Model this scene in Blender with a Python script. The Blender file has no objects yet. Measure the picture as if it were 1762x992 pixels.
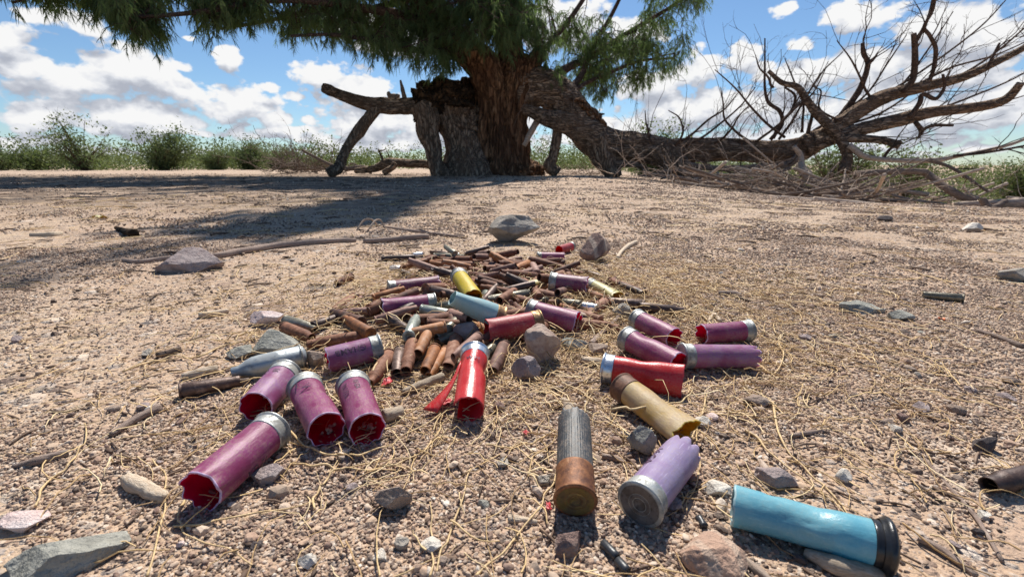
import bpy, math, random
import numpy as np
from mathutils import Vector, Matrix
random.seed(7); rng = np.random.default_rng(7)
C = bpy.context.scene.collection
sc = bpy.context.scene
# ------------------------------------------------------------------ camera
F = 783.0; PITCH = math.atan(213/783); CAMH = 0.168
cam_d = bpy.data.cameras.new('camera'); cam = bpy.data.objects.new('camera', cam_d); C.objects.link(cam)
cam.location = (0, 0, CAMH); cam.rotation_euler = (math.pi/2 - PITCH, 0, 0)
cam_d.lens = 16.0; cam_d.sensor_width = 36.0; cam_d.clip_start = 0.01; cam_d.clip_end = 3000
cam_d.dof.use_dof = True; cam_d.dof.focus_distance = 0.40; cam_d.dof.aperture_fstop = 18.0
sc.camera = cam
# ------------------------------------------------------------------ light
SUN_EL = math.radians(53); SUN_AZ = math.radians(5)      # azimuth measured from +Y towards +X
sun_d = bpy.data.lights.new('sun', 'SUN'); sun_d.energy = 4.6; sun_d.angle = math.radians(0.53); sun_d.color = (1.0, 0.955, 0.88)
sun = bpy.data.objects.new('sun', sun_d); C.objects.link(sun)
sdir = Vector((math.sin(SUN_AZ)*math.cos(SUN_EL), math.cos(SUN_AZ)*math.cos(SUN_EL), math.sin(SUN_EL)))
sun.rotation_euler = sdir.to_track_quat('Z', 'Y').to_euler(); sun.location = (3, 8, 20)
sc.view_settings.view_transform = 'Standard'; sc.view_settings.look = 'None'
sc.view_settings.exposure = 0.60; sc.view_settings.gamma = 1.0; sc.view_settings.use_curve_mapping = False
sc.cycles.max_bounces = 8; sc.cycles.transparent_max_bounces = 8
sc.cycles.use_denoising = True

class NT:
    """tiny helper for node trees"""
    def __init__(s, tree): s.t = tree; s.n = tree.nodes; s.l = tree.links
    def new(s, typ, **k):
        nd = s.n.new(typ)
        for a, b in k.items(): setattr(nd, a, b)
        return nd
    def put(s, v, sock):
        if isinstance(v, bpy.types.NodeSocket): s.l.new(v, sock)
        elif v is not None: sock.default_value = v
    def math(s, op, a, b=None, c=None, clamp=False):
        nd = s.new('ShaderNodeMath', operation=op, use_clamp=clamp)
        s.put(a, nd.inputs[0]); s.put(b, nd.inputs[1])
        if c is not None: s.put(c, nd.inputs[2])
        return nd.outputs[0]
    def vmath(s, op, a, b=None, scale=None):
        nd = s.new('ShaderNodeVectorMath', operation=op)
        s.put(a, nd.inputs[0])
        if b is not None: s.put(b, nd.inputs[1])
        if scale is not None: s.put(scale, nd.inputs['Scale'])
        return nd.outputs['Value'] if op in ('LENGTH', 'DOT_PRODUCT') else nd.outputs['Vector']
    def noise(s, vec, scale, detail=4, rough=0.55, dist=0.0):
        nd = s.new('ShaderNodeTexNoise'); s.put(vec, nd.inputs['Vector'])
        nd.inputs['Scale'].default_value = scale; nd.inputs['Detail'].default_value = detail
        nd.inputs['Roughness'].default_value = rough; nd.inputs['Distortion'].default_value = dist
        return nd
    def ramp(s, fac, stops, interp='LINEAR'):
        nd = s.new('ShaderNodeValToRGB'); s.put(fac, nd.inputs[0]); r = nd.color_ramp; r.interpolation = interp
        while len(r.elements) > 1: r.elements.remove(r.elements[0])
        for i, (p, c) in enumerate(stops):
            c = tuple(c) + (1,) if len(c) == 3 else c
            if i == 0: r.elements[0].position = p; r.elements[0].color = c
            else: e = r.elements.new(p); e.color = c
        return nd.outputs[0]
    def mix(s, fac, a, b, mode='MIX'):
        nd = s.new('ShaderNodeMix', data_type='RGBA', blend_type=mode)
        s.put(fac, nd.inputs[0])
        for v, k in ((a, 6), (b, 7)):
            if isinstance(v, tuple) and len(v) == 3: v = v + (1,)
            s.put(v, nd.inputs[k])
        return nd.outputs[2]
    def sstep(s, v, lo, hi):
        nd = s.new('ShaderNodeMapRange', interpolation_type='SMOOTHSTEP')
        s.put(v, nd.inputs[0]); nd.inputs[1].default_value = lo; nd.inputs[2].default_value = hi
        return nd.outputs[0]
# ------------------------------------------------------------------ sky with cumulus
def px_dir(px, py):
    a = (px-881)/F; b = (496-py)/F
    return Vector((a, math.cos(PITCH)+b*math.sin(PITCH), -math.sin(PITCH)+b*math.cos(PITCH)))
def azel(px, py):
    d = px_dir(px, py).normalized()
    return math.atan2(d.x, d.y), math.asin(d.z)
CLOUDS = [ # photo px centre and half sizes of each cumulus heap
 (10,72,66,30),(105,38,85,24),(160,60,40,14),(232,118,100,52),(315,110,24,16),(60,125,70,26),(150,150,130,40),(300,150,60,34),(60,200,90,26),(250,200,190,40),
 (420,178,90,36),(480,200,50,22),(398,108,18,26),(385,92,14,14),(462,150,20,11),(560,128,66,26),(505,163,24,8),(610,160,70,40),(640,210,110,46),
 (533,206,20,14),(480,228,100,12),(230,222,200,12),(600,245,100,20),(60,240,90,12),(820,215,200,60),(1035,212,40,12),
 (1345,8,26,13),(1480,18,66,34),(1600,40,110,56),(1700,60,110,60),(1290,88,36,20),(1268,112,30,22),(1195,128,76,36),(1130,150,90,36),(1150,195,90,36),(1215,190,90,40),(1090,225,80,24),
 (1300,190,120,56),(1345,130,84,40),(1450,120,90,46),(1490,170,120,66),(1600,190,140,66),(1700,170,120,66),(1650,118,110,40),(1500,240,170,28),(1330,240,120,24),
 (1690,262,90,9),(960,40,110,60),(1080,60,60,36),(700,60,120,50),(560,30,60,20),(1000,235,80,20),
 (200,262,180,8),(520,264,120,7),(1450,268,150,8),(1200,240,120,12),(1620,205,120,30),(1380,70,30,16),(1540,95,60,26),(330,60,16,6),(700,250,90,14),
 (-120,120,120,60),(-180,220,160,30),(1900,110,130,60),(1960,220,150,40),(350,-70,130,40),(800,-140,160,50),(1350,-160,150,50),(-60,-90,100,40),(1750,-90,160,40)]
world = bpy.data.worlds.new('World'); sc.world = world; world.use_nodes = True
world.cycles.sampling_method = 'MANUAL'; world.cycles.sample_map_resolution = 256
w = NT(world.node_tree); w.n.clear()
grp = bpy.data.node_groups.new('cloud_density', 'ShaderNodeTree')
grp.interface.new_socket('P', in_out='INPUT', socket_type='NodeSocketVector')
grp.interface.new_socket('D', in_out='OUTPUT', socket_type='NodeSocketFloat')
g = NT(grp); gi = g.new('NodeGroupInput'); go = g.new('NodeGroupOutput')
P0 = gi.outputs[0]
nz = g.noise(P0, 9.0, 3, 0.5); wv = g.vmath('SUBTRACT', nz.outputs['Color'], (0.5, 0.5, 0.5)); wv = g.vmath('SCALE', wv, scale=0.05)
P1 = g.vmath('ADD', P0, wv); best = None
for (cx, cy, rx, ry) in CLOUDS:
    a0, e0 = azel(cx, cy); ax = abs(azel(cx+rx, cy)[0]-azel(cx-rx, cy)[0])/2; ey = abs(azel(cx, cy-ry)[1]-azel(cx, cy+ry)[1])/2
    # flat base: squash the half below the centre
    v = g.vmath('SUBTRACT', P1, (a0, e0, 0)); v = g.vmath('DIVIDE', v, (ax, ey, 1.0)); ln = g.vmath('LENGTH', v)
    best = ln if best is None else g.math('SMOOTH_MIN', best, ln, 0.25)
pf = g.vmath('MULTIPLY', P0, (1.0, 1.5, 1.0))
f1 = g.noise(pf, 16.0, 8, 0.62).outputs['Fac']; f1 = g.math('SUBTRACT', f1, 0.5)
vor = g.new('ShaderNodeTexVoronoi', feature='SMOOTH_F1'); g.put(pf, vor.inputs['Vector']); vor.inputs['Scale'].default_value = 32.0
vor.inputs['Smoothness'].default_value = 0.4; vor.inputs['Detail'].default_value = 2.0
vf = g.math('SUBTRACT', 0.42, vor.outputs['Distance'])
d = g.math('SUBTRACT', 1.30, best); d = g.math('MULTIPLY_ADD', f1, 2.1, d); d = g.math('MULTIPLY_ADD', vf, 0.62, d)
g.put(d, go.inputs[0])
tc = w.new('ShaderNodeTexCoord'); sep = w.new('ShaderNodeSeparateXYZ'); w.put(tc.outputs['Generated'], sep.inputs[0])
az = w.math('ARCTAN2', sep.outputs[0], sep.outputs[1]); el = w.math('ARCSINE', sep.outputs[2])
cmb = w.new('ShaderNodeCombineXYZ'); w.put(az, cmb.inputs[0]); w.put(el, cmb.inputs[1])
def dens(off):
    nd = w.new('ShaderNodeGroup'); nd.node_tree = grp
    w.put(w.vmath('ADD', cmb.outputs[0], off), nd.inputs[0]); return nd.outputs[0]
d0 = dens((0, 0, 0)); d1 = dens((0.004, 0.030, 0))
alpha = w.sstep(d0, 0.0, 0.34)
lit = w.math('SUBTRACT', d0, d1); lit = w.math('MULTIPLY_ADD', lit, 0.75, 0.50)
thin = w.math('MULTIPLY', w.math('MINIMUM', d0, 1.4), 0.10); lit = w.math('SUBTRACT', lit, thin)
ccol = w.ramp(lit, [(0.0, (0.47, 0.50, 0.58)), (0.30, (0.60, 0.63, 0.70)), (0.55, (0.82, 0.84, 0.89)), (0.82, (1.0, 1.0, 1.0))])
ccol = w.vmath('SCALE', ccol, scale=5.9)
sky = w.new('ShaderNodeTexSky', sky_type='NISHITA'); sky.sun_disc = False
sky.sun_elevation = SUN_EL; sky.sun_rotation = SUN_AZ; sky.air_density = 1.0; sky.dust_density = 0.25; sky.ozone_density = 2.2; sky.altitude = 400
skc = w.mix(1.0, sky.outputs[0], (0.50, 0.60, 0.68), 'MULTIPLY')
allc = w.mix(w.math('MULTIPLY', alpha, w.sstep(el, -0.002, 0.02)), skc, ccol)
bg = w.new('ShaderNodeBackground'); bg.inputs[1].default_value = 0.105; w.put(allc, bg.inputs[0])
wo = w.new('ShaderNodeOutputWorld'); w.put(bg.outputs[0], wo.inputs[0])

# ------------------------------------------------------------------ numeric helpers
def vn(P, seed=0):
    """value noise, P (n,3) -> (n,) in -1..1"""
    P = np.asarray(P, dtype=np.float64); I = np.floor(P).astype(np.int64); f = P - I; u = f*f*(3-2*f)
    def h(i, j, k):
        n = (i*374761393 + j*668265263 + k*2147483647 + seed*1274126177) & 0xffffffff
        n = ((n ^ (n >> 13))*1274126177) & 0xffffffff
        n = (n ^ (n >> 16)) & 0xffff
        return n/32767.5 - 1
    r = 0
    for a in (0, 1):
        for b in (0, 1):
            for c in (0, 1):
                wgt = (u[:, 0] if a else 1-u[:, 0])*(u[:, 1] if b else 1-u[:, 1])*(u[:, 2] if c else 1-u[:, 2])
                r = r + wgt*h(I[:, 0]+a, I[:, 1]+b, I[:, 2]+c)
    return r
def fbm(P, o=4, seed=0, gain=0.5):
    P = np.asarray(P, dtype=np.float64); r = 0; a = 1.0
    for k in range(o): r = r + a*vn(P*(2.03**k)+k*17.3, seed+k); a *= gain
    return r
def sst(x, a, b):
    t = np.clip((x-a)/(b-a), 0, 1); return t*t*(3-2*t)
def Hn(x, y):
    x = np.asarray(x, float); y = np.asarray(y, float)
    D = np.hypot(x, y); yy = np.maximum(y, 0.3)
    wr = sst(x/yy, 0.12, 0.75)*sst(y, 0, 1)
    run = np.clip(D-1.6, 0, 26)
    h = -0.062*(run**2/(run+1.2))*wr
    P = np.stack([x, y, 0*x], -1)
    h = h + 0.0030*fbm(P*7, 3, 3)*sst(D, 0.05, 0.3) + 0.010*fbm(P*1.1, 3, 9)*sst(D, 0.8, 3) 
    h = h + 0.05*fbm(P*0.12, 2, 31)*sst(D, 10, 30) - 0.0024*np.clip(D-9, 0, 30)
    h = h + 0.006*np.exp(-((x+0.02)**2/0.10 + (y-0.6)**2/0.05))
    return h
def H(x, y): return float(Hn(np.array([x]), np.array([y]))[0])
def hit(px, py, lift=0.0):
    d = px_dir(px, py); z = lift; x = y = 0
    for _ in range(25):
        t = min((z-CAMH)/min(d.z, -1e-4), 80); x, y = d.x*t, d.y*t; z = 0.5*z + 0.5*(H(x, y)+lift)
    return Vector((x, y, z))
def PY(px, py, Y):
    d = px_dir(px, py); t = Y/d.y; return Vector((d.x*t, Y, CAMH+d.z*t))
def to_px(p):
    x, y, z = p[0], p[1], p[2]-CAMH
    zc = y*math.cos(PITCH)-z*math.sin(PITCH); b = (y*math.sin(PITCH)+z*math.cos(PITCH))/zc
    return 881+F*x/zc, 496-F*b, zc

class MB:
    def __init__(s): s.V = []; s.T = []; s.Q = []; s.tm = []; s.qm = []; s.n = 0
    def add(s, V, T=None, Q=None, m=0):
        V = np.asarray(V, float)
        if T is not None and len(T): s.T.append(np.asarray(T)+s.n); s.tm.append(np.full(len(T), m))
        if Q is not None and len(Q): s.Q.append(np.asarray(Q)+s.n); s.qm.append(np.full(len(Q), m))
        s.V.append(V); s.n += len(V)
    def build(s, name, mats, parent=None, smooth=True, mesh_only=False):
        V = np.concatenate(s.V); T = np.concatenate(s.T) if s.T else np.zeros((0, 3), int); Q = np.concatenate(s.Q) if s.Q else np.zeros((0, 4), int)
        me = bpy.data.meshes.new(name); me.vertices.add(len(V)); me.vertices.foreach_set('co', V.astype(np.float32).ravel())
        me.loops.add(T.size+Q.size); me.loops.foreach_set('vertex_index', np.concatenate([T.ravel(), Q.ravel()]).astype(np.int32))
        np_ = len(T)+len(Q); me.polygons.add(np_)
        ls = np.concatenate([np.arange(len(T))*3, T.size+np.arange(len(Q))*4]).astype(np.int32)
        me.polygons.foreach_set('loop_start', ls)
        mi = np.concatenate(s.tm+s.qm) if (s.tm or s.qm) else np.zeros(0)
        me.polygons.foreach_set('material_index', mi.astype(np.int32)); me.polygons.foreach_set('use_smooth', np.full(np_, smooth))
        me.update(calc_edges=True); me.validate()
        if not isinstance(mats, (list, tuple)): mats = [mats]
        for m in mats: me.materials.append(m)
        if mesh_only: return me
        return link(name, me, parent)
def link(name, me, parent=None):
    o = bpy.data.objects.new(name, me); C.objects.link(o)
    if parent is not None: o.parent = parent
    return o
def tag(o, label=None, cat=None, group=None, kind=None):
    if label: o['label'] = label
    if cat: o['category'] = cat
    if group: o['group'] = group
    if kind: o['kind'] = kind
    return o
def empty(name, loc=(0, 0, 0), rot=None):
    o = bpy.data.objects.new(name, None); C.objects.link(o); o.location = loc; o.empty_display_size = 0.02
    if rot is not None: o.rotation_euler = rot
    return o
def catmull(pts, rad, per=6):
    P = [np.array(p, float) for p in pts]; n = len(P)
    if n == 2: per = max(per, 2)
    out = []; R = []
    for i in range(n-1):
        p0 = P[i-1] if i else 2*P[0]-P[1]; p1, p2 = P[i], P[i+1]; p3 = P[i+2] if i+2 < n else 2*P[-1]-P[-2]
        for k in range(per):
            t = k/per
            out.append(0.5*((2*p1)+(p2-p0)*t+(2*p0-5*p1+4*p2-p3)*t*t+(3*p1-p0-3*p2+p3)*t**3)); R.append(rad[i]*(1-t)+rad[i+1]*t)
    out.append(P[-1]); R.append(rad[-1]); return np.array(out), np.array(R)
def tube(pts, rad, sides=8, per=6, amp=0.0, freq=3.0, seed=0, stretch=0.25, caps=True, cap_flat=True, knots=0.0, smoothpath=True):
    """swept tube with bark relief; returns V, T, Q"""
    if smoothpath: P, R = catmull(pts, rad, per)
    else: P, R = np.array(pts, float), np.array(rad, float)
    n = len(P); tg = np.gradient(P, axis=0); tg /= (np.linalg.norm(tg, axis=1, keepdims=True)+1e-12)
    up = np.array([0, 0, 1.0]) if abs(tg[0][2]) < 0.9 else np.array([1.0, 0, 0])
    u = np.cross(up, tg[0]); u /= np.linalg.norm(u); U = []
    for i in range(n):
        u = u - tg[i]*np.dot(u, tg[i]); u /= (np.linalg.norm(u)+1e-12); U.append(u)
    U = np.array(U); Wv = np.cross(tg, U)
    th = np.linspace(0, 2*math.pi, sides, endpoint=False); c, s_ = np.cos(th), np.sin(th)
    L = np.concatenate([[0], np.cumsum(np.linalg.norm(np.diff(P, axis=0), axis=1))])
    rr = np.repeat(R[:, None], sides, 1)
    if amp > 0:
        Rm = max(R.mean(), 1e-6)
        q = np.stack([np.broadcast_to(c, (n, sides))*freq, np.broadcast_to(s_, (n, sides))*freq, np.repeat((L/Rm*freq*stretch)[:, None], sides, 1)], -1).reshape(-1, 3)
        nn = (fbm(q, 4, seed, 0.55)).reshape(n, sides)
        rid = (1-np.abs(vn(q*1.7+5, seed+9))*2).reshape(n, sides)
        rr = rr*(1+amp*nn+amp*0.5*rid)
        if sides >= 36: q2 = q*np.array([3.2, 3.2, 2.2]); rr = rr*(1+amp*.35*(1-2*np.abs(fbm(q2, 3, seed+40))).reshape(n, sides))
    V = (P[:, None, :]+rr[:, :, None]*(c[None, :, None]*U[:, None, :]+s_[None, :, None]*Wv[:, None, :])).reshape(-1, 3)
    i = np.arange(n-1)[:, None]*sides; j = np.arange(sides)[None, :]; j2 = (j+1) % sides
    Q = np.stack([i+j, i+j2, i+sides+j2, i+sides+j], -1).reshape(-1, 4); T = np.zeros((0, 3), int)
    if caps:
        V = np.concatenate([V, [P[0]-tg[0]*R[0]*(0 if cap_flat else .5)], [P[-1]+tg[-1]*R[-1]*(0.05 if cap_flat else .5)]]); a = n*sides; b = a+1; jj = np.arange(sides); k2 = (jj+1) % sides
        T = np.concatenate([np.stack([np.full(sides, a), k2, jj], -1), np.stack([np.full(sides, b), (n-1)*sides+jj, (n-1)*sides+k2], -1)])
    return V, T, Q
def lathe(prof, sides=28, axis_x=True):
    """prof [(x, r)] revolved about X"""
    prof = np.array(prof, float); n = len(prof); th = np.linspace(0, 2*math.pi, sides, endpoint=False)
    V = np.stack([np.repeat(prof[:, 0][:, None], sides, 1), prof[:, 1][:, None]*np.cos(th), prof[:, 1][:, None]*np.sin(th)], -1).reshape(-1, 3)
    i = np.arange(n-1)[:, None]*sides; j = np.arange(sides)[None, :]; j2 = (j+1) % sides
    return V, np.stack([i+j, i+j2, i+sides+j2, i+sides+j], -1).reshape(-1, 4)

# ------------------------------------------------------------------ materials
def mat(name):
    m = bpy.data.materials.new(name); m.use_nodes = True; t = NT(m.node_tree); t.n.clear()
    out = t.new('ShaderNodeOutputMaterial'); b = t.new('ShaderNodeBsdfPrincipled'); t.l.new(b.outputs[0], out.inputs[0])
    return m, t, b, out
def objc(t, k='Object'): return t.new('ShaderNodeTexCoord').outputs[k]
def bump(t, b, h, dist, strength=1.0):
    bp = t.new('ShaderNodeBump'); bp.inputs['Distance'].default_value = dist; bp.inputs['Strength'].default_value = strength
    t.put(h, bp.inputs['Height']); t.l.new(bp.outputs[0], b.inputs['Normal']); return bp
def rnd(t): return t.new('ShaderNodeObjectInfo').outputs['Random']
def m_ground():
    m, t, b, o = mat('sandy_ground'); geo = t.new('ShaderNodeNewGeometry'); P = geo.outputs['Position']
    big = t.noise(P, 1.7, 5, 0.6).outputs['Fac']; mid = t.noise(P, 14, 5, 0.6).outputs['Fac']; fine = t.noise(P, 900, 3, 0.6).outputs['Fac']
    base = t.ramp(big, [(0.3, (0.44, 0.295, 0.20)), (0.5, (0.50, 0.355, 0.245)), (0.7, (0.56, 0.42, 0.29))])
    base = t.mix(t.math('MULTIPLY', t.sstep(mid, 0.45, 0.7), 0.35), base, (0.36, 0.25, 0.19))
    # grit: voronoi stones of three sizes, each cell with a tint of its own
    def grit(scale, thr, base, amt):
        v = t.new('ShaderNodeTexVoronoi'); t.put(t.vmath('ADD', P, t.vmath('SCALE', t.noise(P, scale*0.6, 2).outputs['Color'], scale=0.5/scale)), v.inputs['Vector']); v.inputs['Scale'].default_value = scale
        sp = t.new('ShaderNodeSeparateColor'); t.put(v.outputs['Color'], sp.inputs[0])
        col = t.ramp(sp.outputs[0], [(0.0, (0.10, 0.075, 0.07)), (0.2, (0.24, 0.16, 0.13)), (0.4, (0.44, 0.31, 0.23)), (0.6, (0.30, 0.26, 0.24)), (0.8, (0.56, 0.45, 0.36)), (1.0, (0.62, 0.54, 0.47))])
        on = t.math('MULTIPLY', t.math('GREATER_THAN', sp.outputs[1], thr), t.math('LESS_THAN', v.outputs['Distance'], 0.52))
        return t.mix(t.math('MULTIPLY', on, amt), base, col), t.math('MULTIPLY', on, t.math('SUBTRACT', 0.55, v.outputs['Distance']))
    c, h3 = grit(520, 0.35, base, 0.7); c, h1 = grit(190, 0.55, c, 0.8); c, h2 = grit(52, 0.90, c, 0.8); c, h5 = grit(17, 0.968, c, 0.7)
    c = t.mix(t.math('MULTIPLY', t.sstep(fine, 0.3, 0.8), 0.2), c, (0.6, 0.47, 0.34))
    # fallen dry needle mats beyond the pile: stretched strands
    st = t.noise(t.vmath('MULTIPLY', P, (3, 16, 3)), 3.5, 6, 0.7).outputs['Fac']; st = t.math('MULTIPLY', t.sstep(st, 0.53, 0.66), t.sstep(big, 0.40, 0.62))
    c = t.mix(t.math('MULTIPLY', st, 0.45), c, (0.58, 0.42, 0.22))
    sxyz = t.new('ShaderNodeSeparateXYZ'); t.put(P, sxyz.inputs[0])
    # bark litter by the tree, with the crown's shade painted into the soil colour
    litter_shade = t.math('MULTIPLY', t.sstep(sxyz.outputs[1], 1.3, 2.4), t.math('SUBTRACT', 1.0, t.sstep(sxyz.outputs[1], 7.5, 9.5)))
    litter_shade = t.math('MULTIPLY', litter_shade, t.math('SUBTRACT', 1.0, t.sstep(t.math('MULTIPLY_ADD', sxyz.outputs[1], 0.12, sxyz.outputs[0]), -0.6, 0.6)))
    litter_shade = t.math('MULTIPLY', litter_shade, t.sstep(t.noise(t.vmath('MULTIPLY', P, (1, 2, 1)), 3.0, 6, 0.7).outputs['Fac'], 0.36, 0.58))
    c = t.mix(t.math('MULTIPLY', litter_shade, 0.82), c, (0.085, 0.060, 0.045))
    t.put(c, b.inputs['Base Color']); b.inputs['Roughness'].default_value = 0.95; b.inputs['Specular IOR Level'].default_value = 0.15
    hh = t.math('ADD', t.math('MULTIPLY', h3, 0.0022), t.math('MULTIPLY', h1, 0.006)); hh = t.math('ADD', hh, t.math('MULTIPLY', h2, 0.018)); hh = t.math('ADD', hh, t.math('MULTIPLY', h5, 0.04))
    hh = t.math('ADD', hh, t.math('MULTIPLY', t.noise(P, 160, 5, 0.7).outputs['Fac'], 0.004)); hh = t.math('ADD', hh, t.math('MULTIPLY', t.noise(P, 22, 4, 0.6).outputs['Fac'], 0.012))
    bump(t, b, hh, 1.0, 0.9); return m
PEBCOL = [(0.0, (0.045, 0.035, 0.036)), (0.15, (0.09, 0.062, 0.055)), (0.30, (0.21, 0.130, 0.105)), (0.44, (0.44, 0.295, 0.205)), (0.60, (0.53, 0.385, 0.27)), (0.72, (0.26, 0.20, 0.16)), (0.85, (0.53, 0.40, 0.30)), (0.97, (0.58, 0.48, 0.39)), (1.0, (0.68, 0.62, 0.54))]
def m_pebble():
    m, t, b, o = mat('gravel_stone'); a = t.new('ShaderNodeAttribute', attribute_type='INSTANCER', attribute_name='tint')
    P = t.new('ShaderNodeNewGeometry').outputs['Position']
    n = t.noise(P, 500, 3, 0.6).outputs['Fac']
    c = t.ramp(a.outputs['Fac'], PEBCOL); c = t.mix(t.math('MULTIPLY', t.sstep(n, 0.3, 0.7), 0.38), c, (0.52, 0.38, 0.265))
    t.put(c, b.inputs['Base Color']); b.inputs['Roughness'].default_value = 0.85; b.inputs['Specular IOR Level'].default_value = 0.3
    bump(t, b, n, 0.0006, 0.7); return m
def m_rock(name, cols, sc_=60, vein=None):
    m, t, b, o = mat(name); P = objc(t)
    n = t.noise(P, sc_, 7, 0.65).outputs['Fac']; c = t.ramp(n, [(0.25, cols[0]), (0.5, cols[1]), (0.75, cols[2])])
    n2 = t.noise(P, sc_*7, 4, 0.7).outputs['Fac']; c = t.mix(t.math('MULTIPLY', t.sstep(n2, 0.5, 0.75), 0.4), c, tuple(x*0.45 for x in cols[0]))
    if vein:
        wv_ = t.new('ShaderNodeTexWave'); t.put(P, wv_.inputs['Vector']); wv_.inputs['Scale'].default_value = vein[1]; wv_.inputs['Distortion'].default_value = 4; wv_.inputs['Detail'].default_value = 3
        c = t.mix(t.math('MULTIPLY', t.sstep(wv_.outputs['Fac'], 0.6, 0.9), 0.6), c, vein[0])
    t.put(c, b.inputs['Base Color']); b.inputs['Roughness'].default_value = 0.9; b.inputs['Specular IOR Level'].default_value = 0.2
    bump(t, b, t.math('ADD', n, t.math('MULTIPLY', n2, 0.6)), 0.22/sc_, 1.0); return m
def m_wood(name, cols, sc_=90, long=(1, 7, 7), bd=0.0015):
    """bark or bleached wood; grain runs along the object's X unless told otherwise"""
    m, t, b, o = mat(name); P = t.vmath('MULTIPLY', objc(t), tuple(1.0*v for v in long))
    n = t.noise(P, sc_, 7, 0.7, 0.6).outputs['Fac']; c = t.ramp(n, [(0.28, cols[0]), (0.48, cols[1]), (0.72, cols[2])])
    r = rnd(t); hs = t.new('ShaderNodeHueSaturation'); t.put(c, hs.inputs['Color']); t.put(t.math('MULTIPLY_ADD', r, 0.5, 0.75), hs.inputs['Value'])
    t.put(hs.outputs[0], b.inputs['Base Color']); b.inputs['Roughness'].default_value = 0.92; b.inputs['Specular IOR Level'].default_value = 0.15
    bump(t, b, n, bd, 1.0); return m
def m_bark(name, cols, sc_, zs, bd):
    m, t, b, o = mat(name); P = t.vmath('MULTIPLY', objc(t), zs)
    n = t.noise(P, sc_, 8, 0.68, 0.8).outputs['Fac']; v = t.new('ShaderNodeTexVoronoi', feature='DISTANCE_TO_EDGE'); t.put(t.vmath('ADD', P, t.vmath('SCALE', t.noise(P, sc_*.5, 3).outputs['Color'], scale=0.6)), v.inputs['Vector']); v.inputs['Scale'].default_value = sc_*0.7
    cr = t.sstep(v.outputs['Distance'], 0.0, 0.22)
    c = t.ramp(n, [(0.30, cols[0]), (0.47, cols[1]), (0.60, cols[2]), (0.74, cols[3])]); c = t.mix(t.math('MULTIPLY', t.math('SUBTRACT', 1, cr), 0.7), c, tuple(x*0.3 for x in cols[0]))
    big = t.noise(objc(t), 1.6, 4, 0.6).outputs['Fac']; c = t.mix(t.math('MULTIPLY', t.sstep(big, 0.42, 0.66), 0.5), c, cols[4])
    t.put(c, b.inputs['Base Color']); b.inputs['Roughness'].default_value = 0.95; b.inputs['Specular IOR Level'].default_value = 0.1
    bump(t, b, t.math('ADD', n, t.math('MULTIPLY', cr, 0.5)), bd, 1.0); return m
def m_leaf(name, c0, c1, c2, trans=0.45, coord='Position'):
    m, t, b, o = mat(name); geo = t.new('ShaderNodeNewGeometry')
    n = t.noise(geo.outputs['Position'], 2.2, 4, 0.6).outputs['Fac']; r = geo.outputs['Random Per Island']
    k = t.math('ADD', t.math('MULTIPLY', n, 0.7), t.math('MULTIPLY', r, 0.3)); c = t.ramp(k, [(0.3, c0), (0.5, c1), (0.7, c2)])
    t.put(c, b.inputs['Base Color']); b.inputs['Roughness'].default_value = 0.7; b.inputs['Specular IOR Level'].default_value = 0.25
    tr = t.new('ShaderNodeBsdfTranslucent'); t.put(t.mix(0.5, c, (0.16, 0.24, 0.05)), tr.inputs[0]); mx = t.new('ShaderNodeMixShader'); mx.inputs[0].default_value = trans
    t.l.new(b.outputs[0], mx.inputs[1]); t.l.new(tr.outputs[0], mx.inputs[2]); t.l.new(mx.outputs[0], o.inputs[0]); return m
def m_straw():
    m, t, b, o = mat('dry_needles'); geo = t.new('ShaderNodeNewGeometry'); c = t.ramp(geo.outputs['Random Per Island'], [(0.0, (0.28, 0.17, 0.08)), (0.3, (0.48, 0.31, 0.14)), (0.65, (0.66, 0.46, 0.22)), (1.0, (0.76, 0.60, 0.36))])
    t.put(c, b.inputs['Base Color']); b.inputs['Roughness'].default_value = 0.65; n = t.noise(geo.outputs['Position'], 900, 2).outputs['Fac']; bump(t, b, n, 0.0004, 0.6)
    return m
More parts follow.
